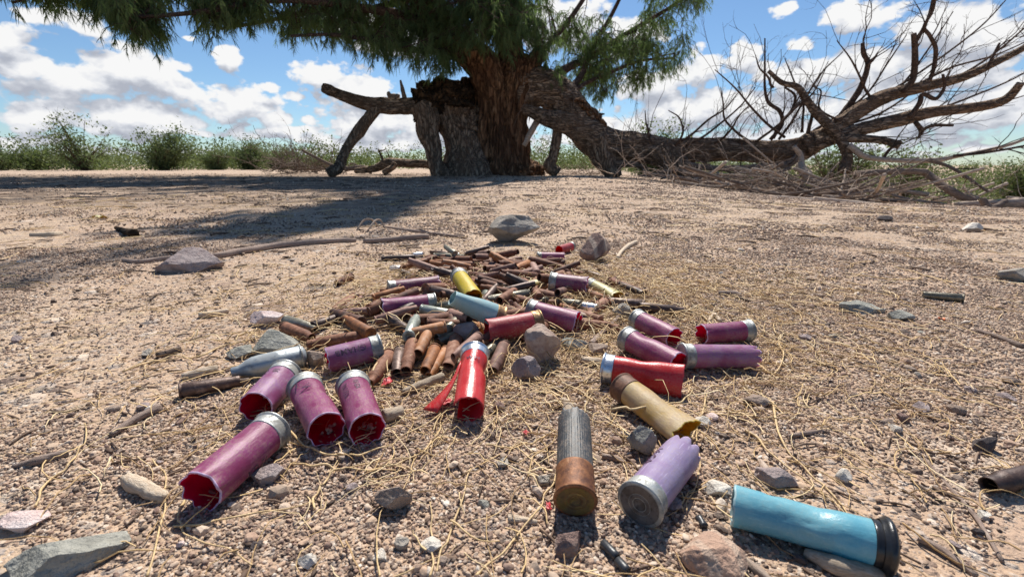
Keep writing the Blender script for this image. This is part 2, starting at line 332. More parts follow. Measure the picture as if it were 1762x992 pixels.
def m_hull(name, top, side, glow, worn=0.35, rough=0.42, trans=0.30, dirt=0.35, ribs=False):
    """plastic hull: bleached where it has faced the sun, dusty, thin enough to let light through"""
    m, t, b, o = mat(name); P = objc(t); n = t.noise(P, 55, 5, 0.6).outputs['Fac']; n2 = t.noise(t.vmath('MULTIPLY', P, (1, 5, 5)), 160, 5, 0.7).outputs['Fac']; n3 = t.noise(P, 700, 3, 0.6).outputs['Fac']
    c = t.mix(t.sstep(n, 0.35, 0.65), side, top)
    c = t.mix(t.math('MULTIPLY', t.sstep(n2, 0.55, 0.78), worn), c, tuple(min(1, x*1.5+0.14) for x in top))
    sp = t.new('ShaderNodeSeparateXYZ'); t.put(P, sp.inputs[0])
    low = t.math('SUBTRACT', 1.0, t.sstep(sp.outputs[2], -0.009, 0.002)); gr = t.math('MULTIPLY', t.sstep(t.math('ADD', n3, t.math('MULTIPLY', n2, 0.5)), 0.66, 0.92), t.math('MULTIPLY_ADD', low, 1.3, t.math('MULTIPLY', t.sstep(n, 0.38, 0.6), 0.9)))
    c = t.mix(t.math('MULTIPLY', gr, min(1, dirt*2.2), clamp=True), c, (0.40, 0.30, 0.215))
    scr = t.noise(t.vmath('MULTIPLY', P, (30, 420, 420)), 3.0, 3, 0.5).outputs['Fac']; c = t.mix(t.math('MULTIPLY', t.sstep(scr, 0.64, 0.72), worn*0.9), c, tuple(min(1, x*1.6+0.2) for x in top))
    t.put(c, b.inputs['Base Color']); t.put(t.math('MULTIPLY_ADD', n3, 0.25, rough-0.08), b.inputs['Roughness']); b.inputs['Specular IOR Level'].default_value = 0.5
    h = t.math('ADD', t.math('MULTIPLY', n, 1.0), t.math('MULTIPLY', n2, 0.25))
    bump(t, b, h, 0.0009, 0.8)
    tr = t.new('ShaderNodeBsdfTranslucent'); tr.inputs[0].default_value = (*glow, 1); mx = t.new('ShaderNodeMixShader'); mx.inputs[0].default_value = trans
    t.l.new(b.outputs[0], mx.inputs[1]); t.l.new(tr.outputs[0], mx.inputs[2]); t.l.new(mx.outputs[0], o.inputs[0]); return m
def m_plain(name, col, rough=0.6, trans=0.0, glow=None, metal=0.0, nscale=120, var=0.3, bd=0.0004):
    m, t, b, o = mat(name); n = t.noise(objc(t), nscale, 5, 0.65).outputs['Fac']; c = t.mix(t.sstep(n, 0.3, 0.7), tuple(x*(1-var) for x in col), tuple(min(1, x*(1+var*0.6)) for x in col))
    t.put(c, b.inputs['Base Color']); b.inputs['Roughness'].default_value = rough; b.inputs['Metallic'].default_value = metal; bump(t, b, n, bd, 0.7)
    if trans:
        tr = t.new('ShaderNodeBsdfTranslucent'); tr.inputs[0].default_value = (*(glow or col), 1); mx = t.new('ShaderNodeMixShader'); mx.inputs[0].default_value = trans
        t.l.new(b.outputs[0], mx.inputs[1]); t.l.new(tr.outputs[0], mx.inputs[2]); t.l.new(mx.outputs[0], o.inputs[0])
    return m
def m_metal(name, base, tarn, spot, metal=0.85, rough=0.42, amt=0.5, sc_=140):
    m, t, b, o = mat(name); P = objc(t); n = t.noise(P, sc_, 6, 0.65).outputs['Fac']; n2 = t.noise(P, sc_*4, 4, 0.6).outputs['Fac']
    k = t.sstep(n, 0.62-amt*0.4, 0.78-amt*0.3); c = t.mix(k, base, tarn); c = t.mix(t.math('MULTIPLY', t.sstep(n2, 0.58, 0.7), 0.7), c, spot)
    t.put(c, b.inputs['Base Color']); t.put(t.math('MULTIPLY_ADD', k, -0.6, metal), b.inputs['Metallic']); t.put(t.math('MULTIPLY_ADD', k, 0.35, rough), b.inputs['Roughness']); bump(t, b, t.math('ADD', n, n2), 0.0003, 0.6); return m
def m_rust(name, stops, metal=0.1, rough=0.62):
    m, t, b, o = mat(name); P = objc(t); r = rnd(t); P = t.vmath('ADD', P, t.vmath('SCALE', (1.0, 1.0, 1.0), scale=t.math('MULTIPLY', r, 9)))
    n = t.noise(P, 170, 6, 0.65).outputs['Fac']; n2 = t.noise(P, 900, 4, 0.7).outputs['Fac']; k = t.math('ADD', t.math('MULTIPLY', n, 0.75), t.math('MULTIPLY', n2, 0.25)); k = t.math('ADD', k, t.math('MULTIPLY_ADD', r, 0.26, -0.13))
    c = t.ramp(k, stops); t.put(c, b.inputs['Base Color']); b.inputs['Metallic'].default_value = metal; b.inputs['Roughness'].default_value = rough; bump(t, b, k, 0.0007, 0.8); return m

M_ground = m_ground(); M_peb = m_pebble(); M_straw = m_straw()
M_bark = m_bark('shaggy_bark', [(0.045, 0.026, 0.018), (0.20, 0.108, 0.06), (0.38, 0.215, 0.12), (0.52, 0.37, 0.23), (0.12, 0.06, 0.038)], 9, (1.6, 1.6, 0.32), 0.05)
LB = [(0.09, 0.065, 0.05), (0.30, 0.215, 0.155), (0.46, 0.345, 0.255), (0.56, 0.46, 0.36), (0.26, 0.165, 0.11)]
M_limb = m_bark('limb_bark', LB, 11, (0.50, 1.5, 1.9), 0.05)
M_leg = m_bark('prop_bark', LB, 11, (1.8, 1.8, 0.45), 0.05)
M_twigd = m_bark('bare_branch_bark', [(0.05, 0.035, 0.03), (0.13, 0.09, 0.07), (0.22, 0.15, 0.115), (0.30, 0.22, 0.17), (0.10, 0.065, 0.05)], 22, (1, 1, 1), 0.01)
M_burl = m_bark('charred_wood', [(0.025, 0.018, 0.014), (0.07, 0.045, 0.03), (0.17, 0.095, 0.05), (0.42, 0.24, 0.11), (0.04, 0.03, 0.022)], 8, (1, 1, 1), 0.07)
M_bleach = m_wood('bleached_wood', [(0.17, 0.12, 0.09), (0.37, 0.285, 0.225), (0.60, 0.51, 0.425)], 16, (1, 6, 6), 0.004)
M_deadbark = m_wood('dead_branch_bark', [(0.07, 0.05, 0.042), (0.17, 0.125, 0.10), (0.30, 0.235, 0.19)], 18, (1, 6, 6), 0.004)
M_chips = m_leaf('bark_chips', (0.06, 0.04, 0.03), (0.15, 0.095, 0.065), (0.32, 0.23, 0.165), 0.0)
M_stick = m_wood('stick_bark', [(0.12, 0.09, 0.075), (0.27, 0.20, 0.165), (0.42, 0.34, 0.28)], 140, (1, 6, 6), 0.0012)
M_stubwood = m_wood('pale_wood', [(0.28, 0.20, 0.14), (0.48, 0.38, 0.28), (0.62, 0.53, 0.42)], 140, (1, 7, 7), 0.0012)
M_leaf = m_leaf('tamarisk_needles', (0.065, 0.115, 0.055), (0.115, 0.175, 0.075), (0.19, 0.235, 0.095), 0.55)
M_bush = m_leaf('bush_leaves', (0.075, 0.10, 0.045), (0.14, 0.175, 0.075), (0.24, 0.265, 0.125), 0.35)
M_scrub = m_leaf('scrub_leaves', (0.06, 0.085, 0.03), (0.11, 0.14, 0.05), (0.19, 0.205, 0.085), 0.3)
# ------------------------------------------------------------------ ground sheet
def build_ground():
    rr = [0.0, 0.05]
    while rr[-1] < 1400: rr.append(rr[-1]*1.019+0.0009)
    rr = np.array(rr); th = np.concatenate([np.radians(np.linspace(-64, 64, 380)), np.radians(np.linspace(70, 290, 45))])
    n, k = len(rr), len(th); R, TH = np.meshgrid(rr, th, indexing='ij'); X = R*np.sin(TH); Y = R*np.cos(TH); Z = Hn(X.ravel(), Y.ravel()).reshape(X.shape)
    P = np.stack([X, Y, 0*X], -1).reshape(-1, 3)
    Z = Z + (0.0011*fbm(P*55, 3, 5)*np.clip(1-R.ravel()/2.5, 0, 1) + 0.0045*fbm(P*9, 3, 41)*sst(R.ravel(), 0.7, 2.0)*np.clip(1-R.ravel()/30, 0, 1)).reshape(X.shape)
    V = np.stack([X, Y, Z], -1).reshape(-1, 3); i = np.arange(n-1)[:, None]*k; j = np.arange(k)[None, :]; j2 = (j+1) % k
    Q = np.stack([i+j, i+k+j, i+k+j2, i+j2], -1).reshape(-1, 4); mb = MB(); mb.add(V, Q=Q)
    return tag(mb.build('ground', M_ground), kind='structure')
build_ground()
# ------------------------------------------------------------------ gravel (instanced stones, too many to count)
def ico(sub):
    import bmesh
    bm = bmesh.new(); bmesh.ops.create_icosphere(bm, subdivisions=sub, radius=1.0); V = np.array([v.co[:] for v in bm.verts]); T = np.array([[v.index for v in f.verts] for f in bm.faces]); bm.free(); return V, T
ICO1 = ico(1); ICO2, ICO3, ICO4, ICO5 = ico(2), ico(3), ico(5), ico(6)
def chip(V, seed, nfac=9, lo=0.62, hi=0.95, amp=0.12, fr=1.3):
    r = np.random.default_rng(seed); V = V.copy()
    for _ in range(nfac):
        n = r.normal(size=3); n /= np.linalg.norm(n); d = r.uniform(lo, hi); k = V@n-d; V -= np.maximum(k, 0)[:, None]*n
    V *= (1+amp*fbm(V*fr+seed*3.1, 4, seed))[:, None]; return V
def rough_rock(V, seed, nfac, amp):
    V = chip(V, seed, max(4, nfac//2), .55, .9, amp, 1.2); V = chip(V, seed+77, nfac+4, .52, .80, 0.0)
    V *= (1+.010*fbm(V*9+seed, 4, seed+8)-.022*(vn(V*3.4, seed+2) > .3)-.014*(vn(V*7.4, seed+3) > .4))[:, None]; return V
pebcol = bpy.data.collections.new('gravel_kinds')
for k in range(8):
    V = chip(ICO2[0], 50+k, 10, 0.5, 0.88, 0.12); mb = MB(); mb.add(V, T=ICO2[1]); me = mb.build('gravel_stone', M_peb, smooth=(k % 4 == 0), mesh_only=True)
    pebcol.objects.link(bpy.data.objects.new('gravel_stone', me))
def litter_shade_band(x, y):  # thins gravel over the band where shade is painted into the soil
    q = np.stack([x*1.0, y*2.0, 0*x], -1); return sst(y, 1.3, 2.2)*(1-sst(y, 7.5, 9.5))*(1-sst(x+.12*y, -.6, .5))*sst(fbm(q*1.3, 4, 61), -.75, -.1)
def gravel_points():
    X = []; Y = []; S = []
    for (d0, d1, n, s0, s1) in [(0.11, 0.33, 62000, .00055, .0016), (0.33, 0.62, 80000, .0008, .0019), (0.62, 1.1, 64000, .0012, .0026), (1.1, 2.1, 56000, .0020, .0040), (2.1, 4.2, 40000, .0034, .007), (4.2, 9, 18000, .007, .013),
                                (0.11, 0.5, 1500, .0018, .0032), (0.5, 1.3, 1300, .0026, .0050), (1.3, 4, 1000, .005, .009), (0.13, 0.6, 90, .0035, .0055)]:
        d = np.sqrt(rng.uniform(d0**2, d1**2, n)); u = rng.uniform(-1.32, 1.32, n); x = d*u; y = d
        q = np.stack([x, y, 0*x], -1); c = fbm(q*4.5, 3, 77)+0.55*fbm(q*17, 2, 78)
        bias = np.interp(u, [-.7, -.1, .3], [-.75, .25, 1.15])
        pr = 1/(1+np.exp(-(c*4.6+bias*2.0+0.0))); pr = np.maximum(pr, 0.12)*(1-.75*litter_shade_band(x, y)); ok = rng.uniform(size=n) < pr
        x, y = x[ok], y[ok]; s = s0+(s1-s0)*rng.uniform(size=len(x))**2.2; X.append(x); Y.append(y); S.append(s)
    return np.concatenate(X), np.concatenate(Y), np.concatenate(S)
def build_gravel():
    x, y, s = gravel_points(); n = len(x); P = np.stack([x, y, 0*x], -1)
    z = Hn(x, y) + 0.0011*fbm(P*55, 3, 5)*np.clip(1-np.hypot(x, y)/2.5, 0, 1) + s*0.22
    me = bpy.data.meshes.new('gravel'); me.vertices.add(n); me.vertices.foreach_set('co', np.stack([x, y, z], -1).astype(np.float32).ravel())
    me.attributes.new('rot', 'FLOAT_VECTOR', 'POINT').data.foreach_set('vector', (rng.uniform(-1, 1, (n, 3))*np.array([0.7, 0.7, 3.14])).astype(np.float32).ravel())
    sc3 = s[:, None]*rng.uniform(0.65, 1.25, (n, 3))*np.array([1.1, 1.0, 0.72]); me.attributes.new('scl', 'FLOAT_VECTOR', 'POINT').data.foreach_set('vector', sc3.astype(np.float32).ravel())
    me.attributes.new('idx', 'INT', 'POINT').data.foreach_set('value', rng.integers(0, 8, n).astype(np.int32)); me.attributes.new('tint', 'FLOAT', 'POINT').data.foreach_set('value', rng.uniform(size=n).astype(np.float32))
    me.materials.append(M_peb); ob = link('gravel', me)
    ng = bpy.data.node_groups.new('scatter_gravel', 'GeometryNodeTree'); ng.interface.new_socket('Geometry', in_out='INPUT', socket_type='NodeSocketGeometry'); ng.interface.new_socket('Geometry', in_out='OUTPUT', socket_type='NodeSocketGeometry')
    t = NT(ng); a = t.new('NodeGroupInput'); b = t.new('NodeGroupOutput'); ins = t.new('GeometryNodeInstanceOnPoints'); ci = t.new('GeometryNodeCollectionInfo'); ci.inputs['Collection'].default_value = pebcol
    ci.inputs['Separate Children'].default_value = True; ci.inputs['Reset Children'].default_value = True
    def na(nm, ty): q = t.new('GeometryNodeInputNamedAttribute', data_type=ty); q.inputs['Name'].default_value = nm; return q.outputs['Attribute']
    e2r = t.new('FunctionNodeEulerToRotation'); t.l.new(na('rot', 'FLOAT_VECTOR'), e2r.inputs[0])
    t.l.new(a.outputs[0], ins.inputs['Points']); t.l.new(ci.outputs[0], ins.inputs['Instance']); ins.inputs['Pick Instance'].default_value = True
    t.l.new(na('idx', 'INT'), ins.inputs['Instance Index']); t.l.new(e2r.outputs[0], ins.inputs['Rotation']); t.l.new(na('scl', 'FLOAT_VECTOR'), ins.inputs['Scale']); t.l.new(ins.outputs[0], b.inputs[0])
    md = ob.modifiers.new('scatter', 'NODES'); md.node_group = ng
    tag(ob, 'reddish grey desert gravel strewn over the sandy ground', 'gravel', kind='stuff'); print('gravel', n)
build_gravel()
# ------------------------------------------------------------------ dry needle litter
def strand(mb, p, ang, L, r, curl, seed, sides=3, seg=6, lift=0.0012, hump=0.0):
    rs = np.random.default_rng(seed); a = ang; P = [np.array([p[0], p[1]])]
    for k in range(seg): a += curl/seg+rs.normal()*0.16; P.append(P[-1]+np.array([math.cos(a), math.sin(a)])*L/seg)
    P = np.array(P); z = Hn(P[:, 0], P[:, 1])+lift+np.abs(rs.normal(size=seg+1))*0.0012+hump*np.sin(np.linspace(0, math.pi, seg+1))
    V, T, Q = tube(np.column_stack([P, z]), np.linspace(r, r*0.45, seg+1), sides, smoothpath=False, caps=False); mb.add(V, T, Q)
def build_litter():
    mb = MB(); k = 0
    def scatter(n, fx, fy, l0, l1, r0, r1, hump=0.0, lift=0.0015):
        nonlocal k
        for _ in range(n):
            x, y = fx(), fy(); s = 0.6+0.8*y
            strand(mb, (x, y), random.uniform(0, 6.283), random.uniform(l0, l1), random.uniform(r0, r1)*max(1, s*0.8), random.uniform(-1.6, 1.6), k, hump=hump*random.random(), lift=lift); k += 1
    G = random.gauss
    scatter(2600, lambda: G(0.02, 0.19), lambda: abs(G(0.50, 0.17))+0.02, .012, .045, .00035, .0006, 0.004, .002)     # among the heap
    scatter(1000, lambda: G(-0.02, 0.12), lambda: abs(G(0.56, 0.09)), .015, .05, .0004, .0007, 0.01, .007)
    scatter(1300, lambda: G(0.05, 0.18), lambda: abs(G(0.32, 0.09))+0.05, .015, .05, .0003, .0005)
    scatter(330, lambda: random.uniform(-0.6, 0.7), lambda: random.uniform(0.15, 0.7), .012, .05, .0003, .0006)
    scatter(1200, lambda: random.uniform(-2.2, 2.4), lambda: random.uniform(0.6, 2.6), .03, .12, .0005, .0010)
    scatter(350, lambda: G(0.27, 0.12), lambda: abs(G(0.65, 0.12)), .02, .07, .0004, .0007)
    tag(mb.build('dry_needle_litter', M_straw), 'straw coloured dry needles littering the ground round the heap', 'litter', kind='stuff')
build_litter()
def build_chips():
    mb = MB(); rs = np.random.default_rng(12)
    for k in range(2300):
        y = rs.uniform(.45, 1)**1.0*rs.choice([1.2, 2.5, 5, 7]); x = y*rs.uniform(-1.25, 1.2); s = (.0018+.0022*y**.8)*rs.uniform(.5, 1.5)
        if k > 1500: y = rs.uniform(.14, .62); x = y*rs.uniform(-1.25, 1.2); s = rs.uniform(.0010, .0026)
        if rs.uniform() < .5: V = chip(ICO1[0], 800+k % 40, 3, .5, .9, .3)*np.array([s*1.8, s*.8, s*.35]); T = ICO1[1]; Q = None
        else: V, T, Q = tube([[-s*3.5, rs.normal()*s*.5, 0], [0, 0, s*.3], [s*3.5, rs.normal()*s*.8, 0]], [s*.3, s*.36, s*.25], 4, 2)
        a = rs.uniform(0, 6.28); c, n_ = math.cos(a), math.sin(a); V = V@np.array([[c, n_, 0], [-n_, c, 0], [0, 0, 1]]); mb.add(V+np.array([x, y, H(x, y)+s*.4]), T=T, Q=Q)
    tag(mb.build('bark_litter', M_chips), 'dark chips of bark and broken twigs strewn over the ground', 'litter', kind='stuff')
build_chips()
# ================================================================== THE TREE
TREE = empty('tamarisk_tree', PY(860, 300, 7.6)); tag(TREE, 'huge old tamarisk tree with shaggy split trunk and drooping green crown', 'tree')
def part(name, mb, m, root, smooth=True, kind=None):
    o = mb.build(name, m, root, smooth); o.matrix_parent_inverse = Matrix.Translation(root.location).inverted()
    if kind: o['kind'] = kind
    return o
def limb(px, Y, m=None, name='limb', sides=28, amp=0.10, freq=2.6, seed=0, per=8, root=TREE, stretch=0.22):
    """px: [(px, py, radius in photo px)]; Y: one depth or a list"""
    n = len(px); Ys = Y if isinstance(Y, (list, tuple)) else [Y]*n
    P = [PY(a, b, y) for (a, b, r), y in zip(px, Ys)]; R = [r*to_px(p)[2]/F for (a, b, r), p in zip(px, P)]
    mb = MB(); mb.add(*tube(P, R, sides, per, amp, freq, seed, stretch)); return part(name, mb, m or M_limb, root)
def surf_strips(P, R, n, seed, l0, l1, w0, mb, droop=True):
    rs = np.random.default_rng(seed); PP, RR = catmull(P, R, 10)
    for _ in range(n):
        k = rs.integers(2, len(PP)-2); th = rs.uniform(0, 6.283); c = PP[k]; r = RR[k]*rs.uniform(1.0, 1.07)
        o = c+np.array([math.cos(th)*r, math.sin(th)*r, 0]); nrm = np.array([math.cos(th), math.sin(th), 0]); L = rs.uniform(l0, l1); ww = rs.uniform(0.4, 1)*w0
        tn = np.array([-math.sin(th), math.cos(th), 0]); pts = []
        for s in np.linspace(0, 1, 5): pts.append(o+np.array([0, 0, -L*s])+nrm*(0.05*L*math.sin(s*3)+rs.normal()*0.006)+tn*rs.normal()*0.01)
        mb.add(*tube(pts, [ww*.5, ww, ww*.9, ww*.7, ww*.2], 5, smoothpath=False, caps=False))
# trunk
trunk_px = [(862, 312, 58), (861, 296, 52), (860, 265, 46), (859, 230, 43), (860, 200, 43), (865, 170, 45), (872, 145, 48), (880, 118, 42), (880, 95, 26)]
tP = [PY(a, b, 7.6) for a, b, r in trunk_px]; tR = [r*to_px(p)[2]/F for (a, b, r), p in zip(trunk_px, tP)]
mb = MB(); mb.add(*tube(tP, tR, 220, 14, 0.17, 3.4, 11, 0.16)); part('trunk', mb, M_bark, TREE)
mb = MB(); surf_strips(tP[:-1], tR[:-1], 230, 5, 0.12, 0.5, 0.012, mb); part('bark_strips', mb, M_bark, TREE, kind='stuff')
# leaders above the fork
limb([(862, 190, 30), (848, 150, 30), (828, 112, 27), (800, 85, 24), (765, 50, 22), (730, 0, 20), (700, -80, 16), (690, -200, 10)], [7.5, 7.4, 7.3, 7.2, 7.1, 7.0, 6.8, 6.6], M_bark, seed=21, sides=60, amp=.12, freq=3)
limb([(880, 150, 26), (882, 110, 22), (876, 60, 20), (880, 0, 18), (890, -120, 14), (880, -260, 8)], [7.5, 7.5, 7.6, 7.7, 7.9, 8.2], M_bark, seed=22, sides=50, amp=.12, freq=3)
limb([(890, 160, 22), (905, 130, 19), (918, 108, 14), (932, 86, 8), (936, 80, 3)], 7.45, M_bark, name='broken_stub', seed=23, sides=40, amp=.22, freq=3)
# right arch that comes down to the ground and runs on as the fallen limb
limb([(885, 165, 30), (925, 150, 30), (960, 162, 27), (985, 190, 26), (1000, 212, 26), (1018, 236, 26), (1050, 250, 25), (1100, 254, 23), (1150, 262, 22), (1200, 258, 18), (1260, 258, 17), (1320, 261, 18), (1372, 258, 19), (1400, 244, 18), (1425, 236, 13)],
     [7.5, 7.45, 7.4, 7.35, 7.3, 7.3, 7.25, 7.2, 7.1, 7.0, 6.9, 6.8, 6.7, 6.65, 6.6], M_limb, name='fallen_limb', sides=90, seed=31, amp=.11, freq=3.2, per=10)
limb([(893, 186, 6), (915, 192, 9), (945, 205, 14), (985, 214, 20), (1020, 230, 22), (1048, 250, 20)], [7.3, 7.25, 7.2, 7.2, 7.2, 7.2], seed=32, sides=50, amp=.12)
limb([(1028, 240, 26), (1040, 268, 22), (1050, 288, 15), (1058, 306, 12)], [7.25, 7.2, 7.15, 7.1], M_leg, seed=33, sides=50, name='prop_root')
limb([(960, 212, 8), (958, 240, 8), (952, 268, 8), (946, 286, 11), (960, 298, 9)], 7.3, M_leg, seed=34, sides=26, name='prop_root')
limb([(915, 225, 4), (925, 208, 6), (932, 196, 6)], 7.3, M_bleach, seed=35, sides=12, name='branch'); limb([(900, 250, 6), (912, 230, 5), (928, 200, 5)], 7.3, M_bleach, seed=36, sides=12, name='branch')
limb([(1140, 262, 24), (1165, 282, 18), (1183, 302, 11), (1192, 326, 7)], [7.1, 6.9, 6.6, 6.3], M_leg, seed=37, sides=40, name='prop_root')
limb([(1058, 284, 7), (1085, 282, 5), (1105, 287, 4.5), (1118, 300, 4), (1160, 296, 3)], [7.1, 7, 7, 6.9, 6.8], seed=38, sides=16, name='branch')
# broken bark plates standing off the arch
mb = MB(); rs = np.random.default_rng(8)
for k in range(42):
    a = rs.uniform(); x = 985+a*45+rs.normal()*5; y = 172+a*34+rs.normal()*6; p = np.array(PY(x, y, 7.15+rs.uniform(-.1, .15))); s = rs.uniform(.03, .09)
    V = chip(ICO2[0], 300+k, 6, .4, .8, .2)*np.array([s*1.4, s*.8, s*.5]); an = rs.uniform(-.9, .2); c_, s_ = math.cos(an), math.sin(an); V = V@np.array([[c_, 0, s_], [0, 1, 0], [-s_, 0, c_]]); mb.add(V+p, T=ICO2[1])
part('splintered_bark', mb, M_bark, TREE, smooth=False, kind='stuff')
# left broken limb with its prop, legs and burl
limb([(772, 178, 22), (740, 181, 14), (700, 183, 12.5), (660, 182, 12.5), (630, 178, 10.5), (604, 170, 9.5), (580, 161, 8), (566, 155, 9), (556, 151, 7)], [7.3, 7.2, 7.1, 7.0, 6.9, 6.8, 6.8, 6.7, 6.7], seed=41, sides=50, name='broken_limb')
limb([(652, 184, 8), (634, 203, 9), (618, 225, 10), (600, 250, 8), (589, 272, 8), (583, 288, 9), (566, 299, 9)], [6.95, 6.9, 6.85, 6.8, 6.7, 6.6, 6.5], M_leg, seed=42, sides=36, name='prop_root')
limb([(722, 180, 20), (735, 203, 21), (736, 228, 18), (745, 254, 14), (749, 280, 12), (762, 302, 17)], 7.1, M_leg, seed=43, sides=44, name='prop_root')
limb([(750, 185, 24), (772, 203, 26), (788, 228, 26), (800, 252, 30), (806, 280, 40), (808, 306, 52)], 7.35, M_leg, seed=44, sides=60, name='prop_root', amp=.14)
limb([(697, 172, 4), (693, 155, 3.5), (689, 138, 1.5)], 7.1, M_deadbark, seed=45, sides=10, name='broken_stub'); limb([(684, 172, 9), (672, 165, 5), (668, 158, 2)], 7.1, M_deadbark, seed=46, sides=12, name='broken_stub', amp=.3)
def blob(name, px, py, Y, rx, ry, rz, seed, m, amp=.35, root=TREE):
    V = ICO4[0].copy(); V *= (1+amp*fbm(V*2.4+seed, 5, seed, .6)+.12*np.abs(vn(V*9, seed)))[:, None]; s = to_px(PY(px, py, Y))[2]/F
    mb = MB(); mb.add(V*np.array([rx*s, ry*s, rz*s])+np.array(PY(px, py, Y)), T=ICO4[1]); return part(name, mb, m, root)
blob('burl', 768, 170, 7.25, 40, 30, 26, 3, M_burl); blob('burl', 744, 180, 7.2, 26, 18, 32, 9, M_burl, .5); blob('burl', 790, 205, 7.35, 30, 24, 34, 19, M_leg, .45); blob('burl', 800, 160, 7.5, 26, 26, 20, 14, M_burl, .4)
blob('root_flare', 830, 296, 7.45, 66, 40, 22, 21, M_bark, .25); blob('root_flare', 888, 296, 7.5, 42, 34, 20, 22, M_bark, .3)
# upper limbs feeding the crown (they also leave the frame)
UP = []
def upl(px, Ys, seed, m=M_twigd, sides=14):
    limb(px, Ys, m, name='branch', seed=seed, sides=sides, amp=.08); P = [PY(a, b, y) for (a, b, r), y in zip(px, Ys)]; pp, _ = catmull(P, [1]*len(P), 5); UP.append(pp[2:])
upl([(930, 152, 9), (975, 118, 7), (1020, 96, 5), (1075, 60, 4), (1150, 15, 3), (1215, -30, 2)], [7.5, 7.9, 8.2, 8.5, 8.8, 9.0], 51)
upl([(970, 165, 7), (1000, 130, 5), (1015, 90, 4), (1050, 30, 3.5), (1085, -40, 2.5)], [7.4, 7.8, 8.1, 8.4, 8.6], 52)
upl([(975, 166, 4), (1010, 142, 3.5), (1050, 125, 3), (1100, 105, 2.5), (1160, 100, 1.5)], [7.4, 7.6, 7.9, 8.2, 8.5], 53)
upl([(905, 120, 6), (950, 70, 5), (990, 20, 4), (1040, -60, 3)], [7.6, 8, 8.3, 8.6], 54)
upl([(812, 95, 9), (760, 88, 6), (700, 85, 5), (640, 70, 4), (570, 60, 3), (500, 62, 2)], [7.2, 6.9, 6.6, 6.3, 6.0, 5.8], 55)
upl([(780, 66, 10), (700, 30, 8), (600, 10, 6), (480, 0, 5), (350, 20, 4), (240, 30, 2.5)], [7.1, 6.7, 6.2, 5.8, 5.4, 5.1], 56)
upl([(740, 15, 10), (640, -60, 8), (500, -110, 7), (330, -90, 5), (150, -30, 4), (20, 5, 2)], [7.0, 6.5, 6.0, 5.5, 5.1, 4.8], 57)
upl([(720, -30, 10), (700, -180, 9), (600, -420, 8), (400, -700, 6), (150, -900, 4)], [6.9, 6.5, 6.0, 5.4, 5.0], 58)
upl([(700, -90, 9), (560, -260, 8), (300, -420, 6), (0, -520, 5), (-400, -560, 3)], [6.8, 6.3, 5.8, 5.4, 5.0], 59)
upl([(880, -30, 10), (900, -250, 9), (860, -600, 7), (780, -1000, 5)], [7.8, 7.6, 7.2, 6.6], 60)
upl([(885, -60, 9), (960, -200, 7), (1080, -320, 5), (1200, -300, 3)], [7.9, 8.4, 8.9, 9.4], 61)
upl([(730, -10, 7), (620, 20, 5), (540, 20, 4), (440, 40, 3), (380, 50, 2)], [7.0, 7.4, 7.7, 7.8, 7.8], 62)
# crown: drooping needle sprays on fine branchlets
def bottom(x):
    return np.interp(x, [0, 40, 120, 170, 240, 330, 372, 400, 430, 500, 560, 610, 665, 700, 740, 790, 830, 880, 930, 960, 1000, 1060, 1110, 1150, 1180, 1190, 1212], [2, 8, 2, 30, 78, 84, 66, 30, 48, 86, 92, 104, 118, 128, 106, 120, 96, 84, 108, 156, 168, 168, 158, 122, 96, 30, 4])
NB = None
def sprays(centers, mbL, mbT, nblade, blen, bw, rs, nt=9, spread=.30):
    """centers: list of (point, nearest limb point)"""
    for c, a in centers:
        mid = (a+c)/2+rs.normal(size=3)*0.10+np.array([0, 0, .10*np.linalg.norm(c-a)]); L = np.linalg.norm(c-a)
        pts, _ = catmull([a, mid, c], [1, 1, 1], 7); mbT.add(*tube(pts, np.linspace(0.007+.004*L, 0.003, len(pts)), 4, smoothpath=False, caps=False))
        for q in range(nt):
            i = rs.integers(len(pts)//2, len(pts)); s = pts[i]; dr = rs.normal(size=3)*np.array([1, 1, .45]); dr /= np.linalg.norm(dr)
            e = s+dr*rs.uniform(.08, spread)+np.array([0, 0, -rs.uniform(.0, .12)]); tw = np.array([s, (s+e)/2+np.array([0, 0, .02]), e, e+np.array([dr[0]*.03, dr[1]*.03, -.08])])
            mbT.add(*tube(tw, [.0035, .003, .002, .001], 3, smoothpath=False, caps=False))
            n = nblade; t = rs.uniform(.15, 1, n)**.7*3; i0 = np.minimum(t.astype(int), 2); f = (t-i0)[:, None]; b0 = tw[i0]*(1-f)+tw[i0+1]*f
            dd = rs.normal(size=(n, 3))*np.array([.42, .42, .35])+dr*.25+np.array([0, 0, -.85]); dd /= np.linalg.norm(dd, axis=1, keepdims=True); ll = (blen*rs.uniform(.5, 1.25, n))[:, None]
            side = np.cross(dd, rs.normal(size=(n, 3))); side /= np.linalg.norm(side, axis=1, keepdims=True); wv_ = side*bw*rs.uniform(.6, 1.2, (n, 1)); p1 = b0+dd*ll*.5; dd2 = dd+np.array([0, 0, -.35]); p2 = p1+dd2*ll*.5
            V = np.stack([b0-wv_*.4, b0+wv_*.4, p1+wv_*.5, p1-wv_*.5, p2], 1).reshape(-1, 3); o = np.arange(n)[:, None]*5
            mbL.add(V, T=o+np.array([[3, 2, 4]]), Q=o+np.array([[0, 1, 2, 3]]))
def nearest_up(c, ups):
    best = None; bd = 1e9
    for P in ups:
        d = np.linalg.norm(P-c, axis=1)+np.maximum(0, c[2]-P[:, 2])*.3; i = d.argmin()
        if d[i] < bd: bd = d[i]; best = P[i]
    return best
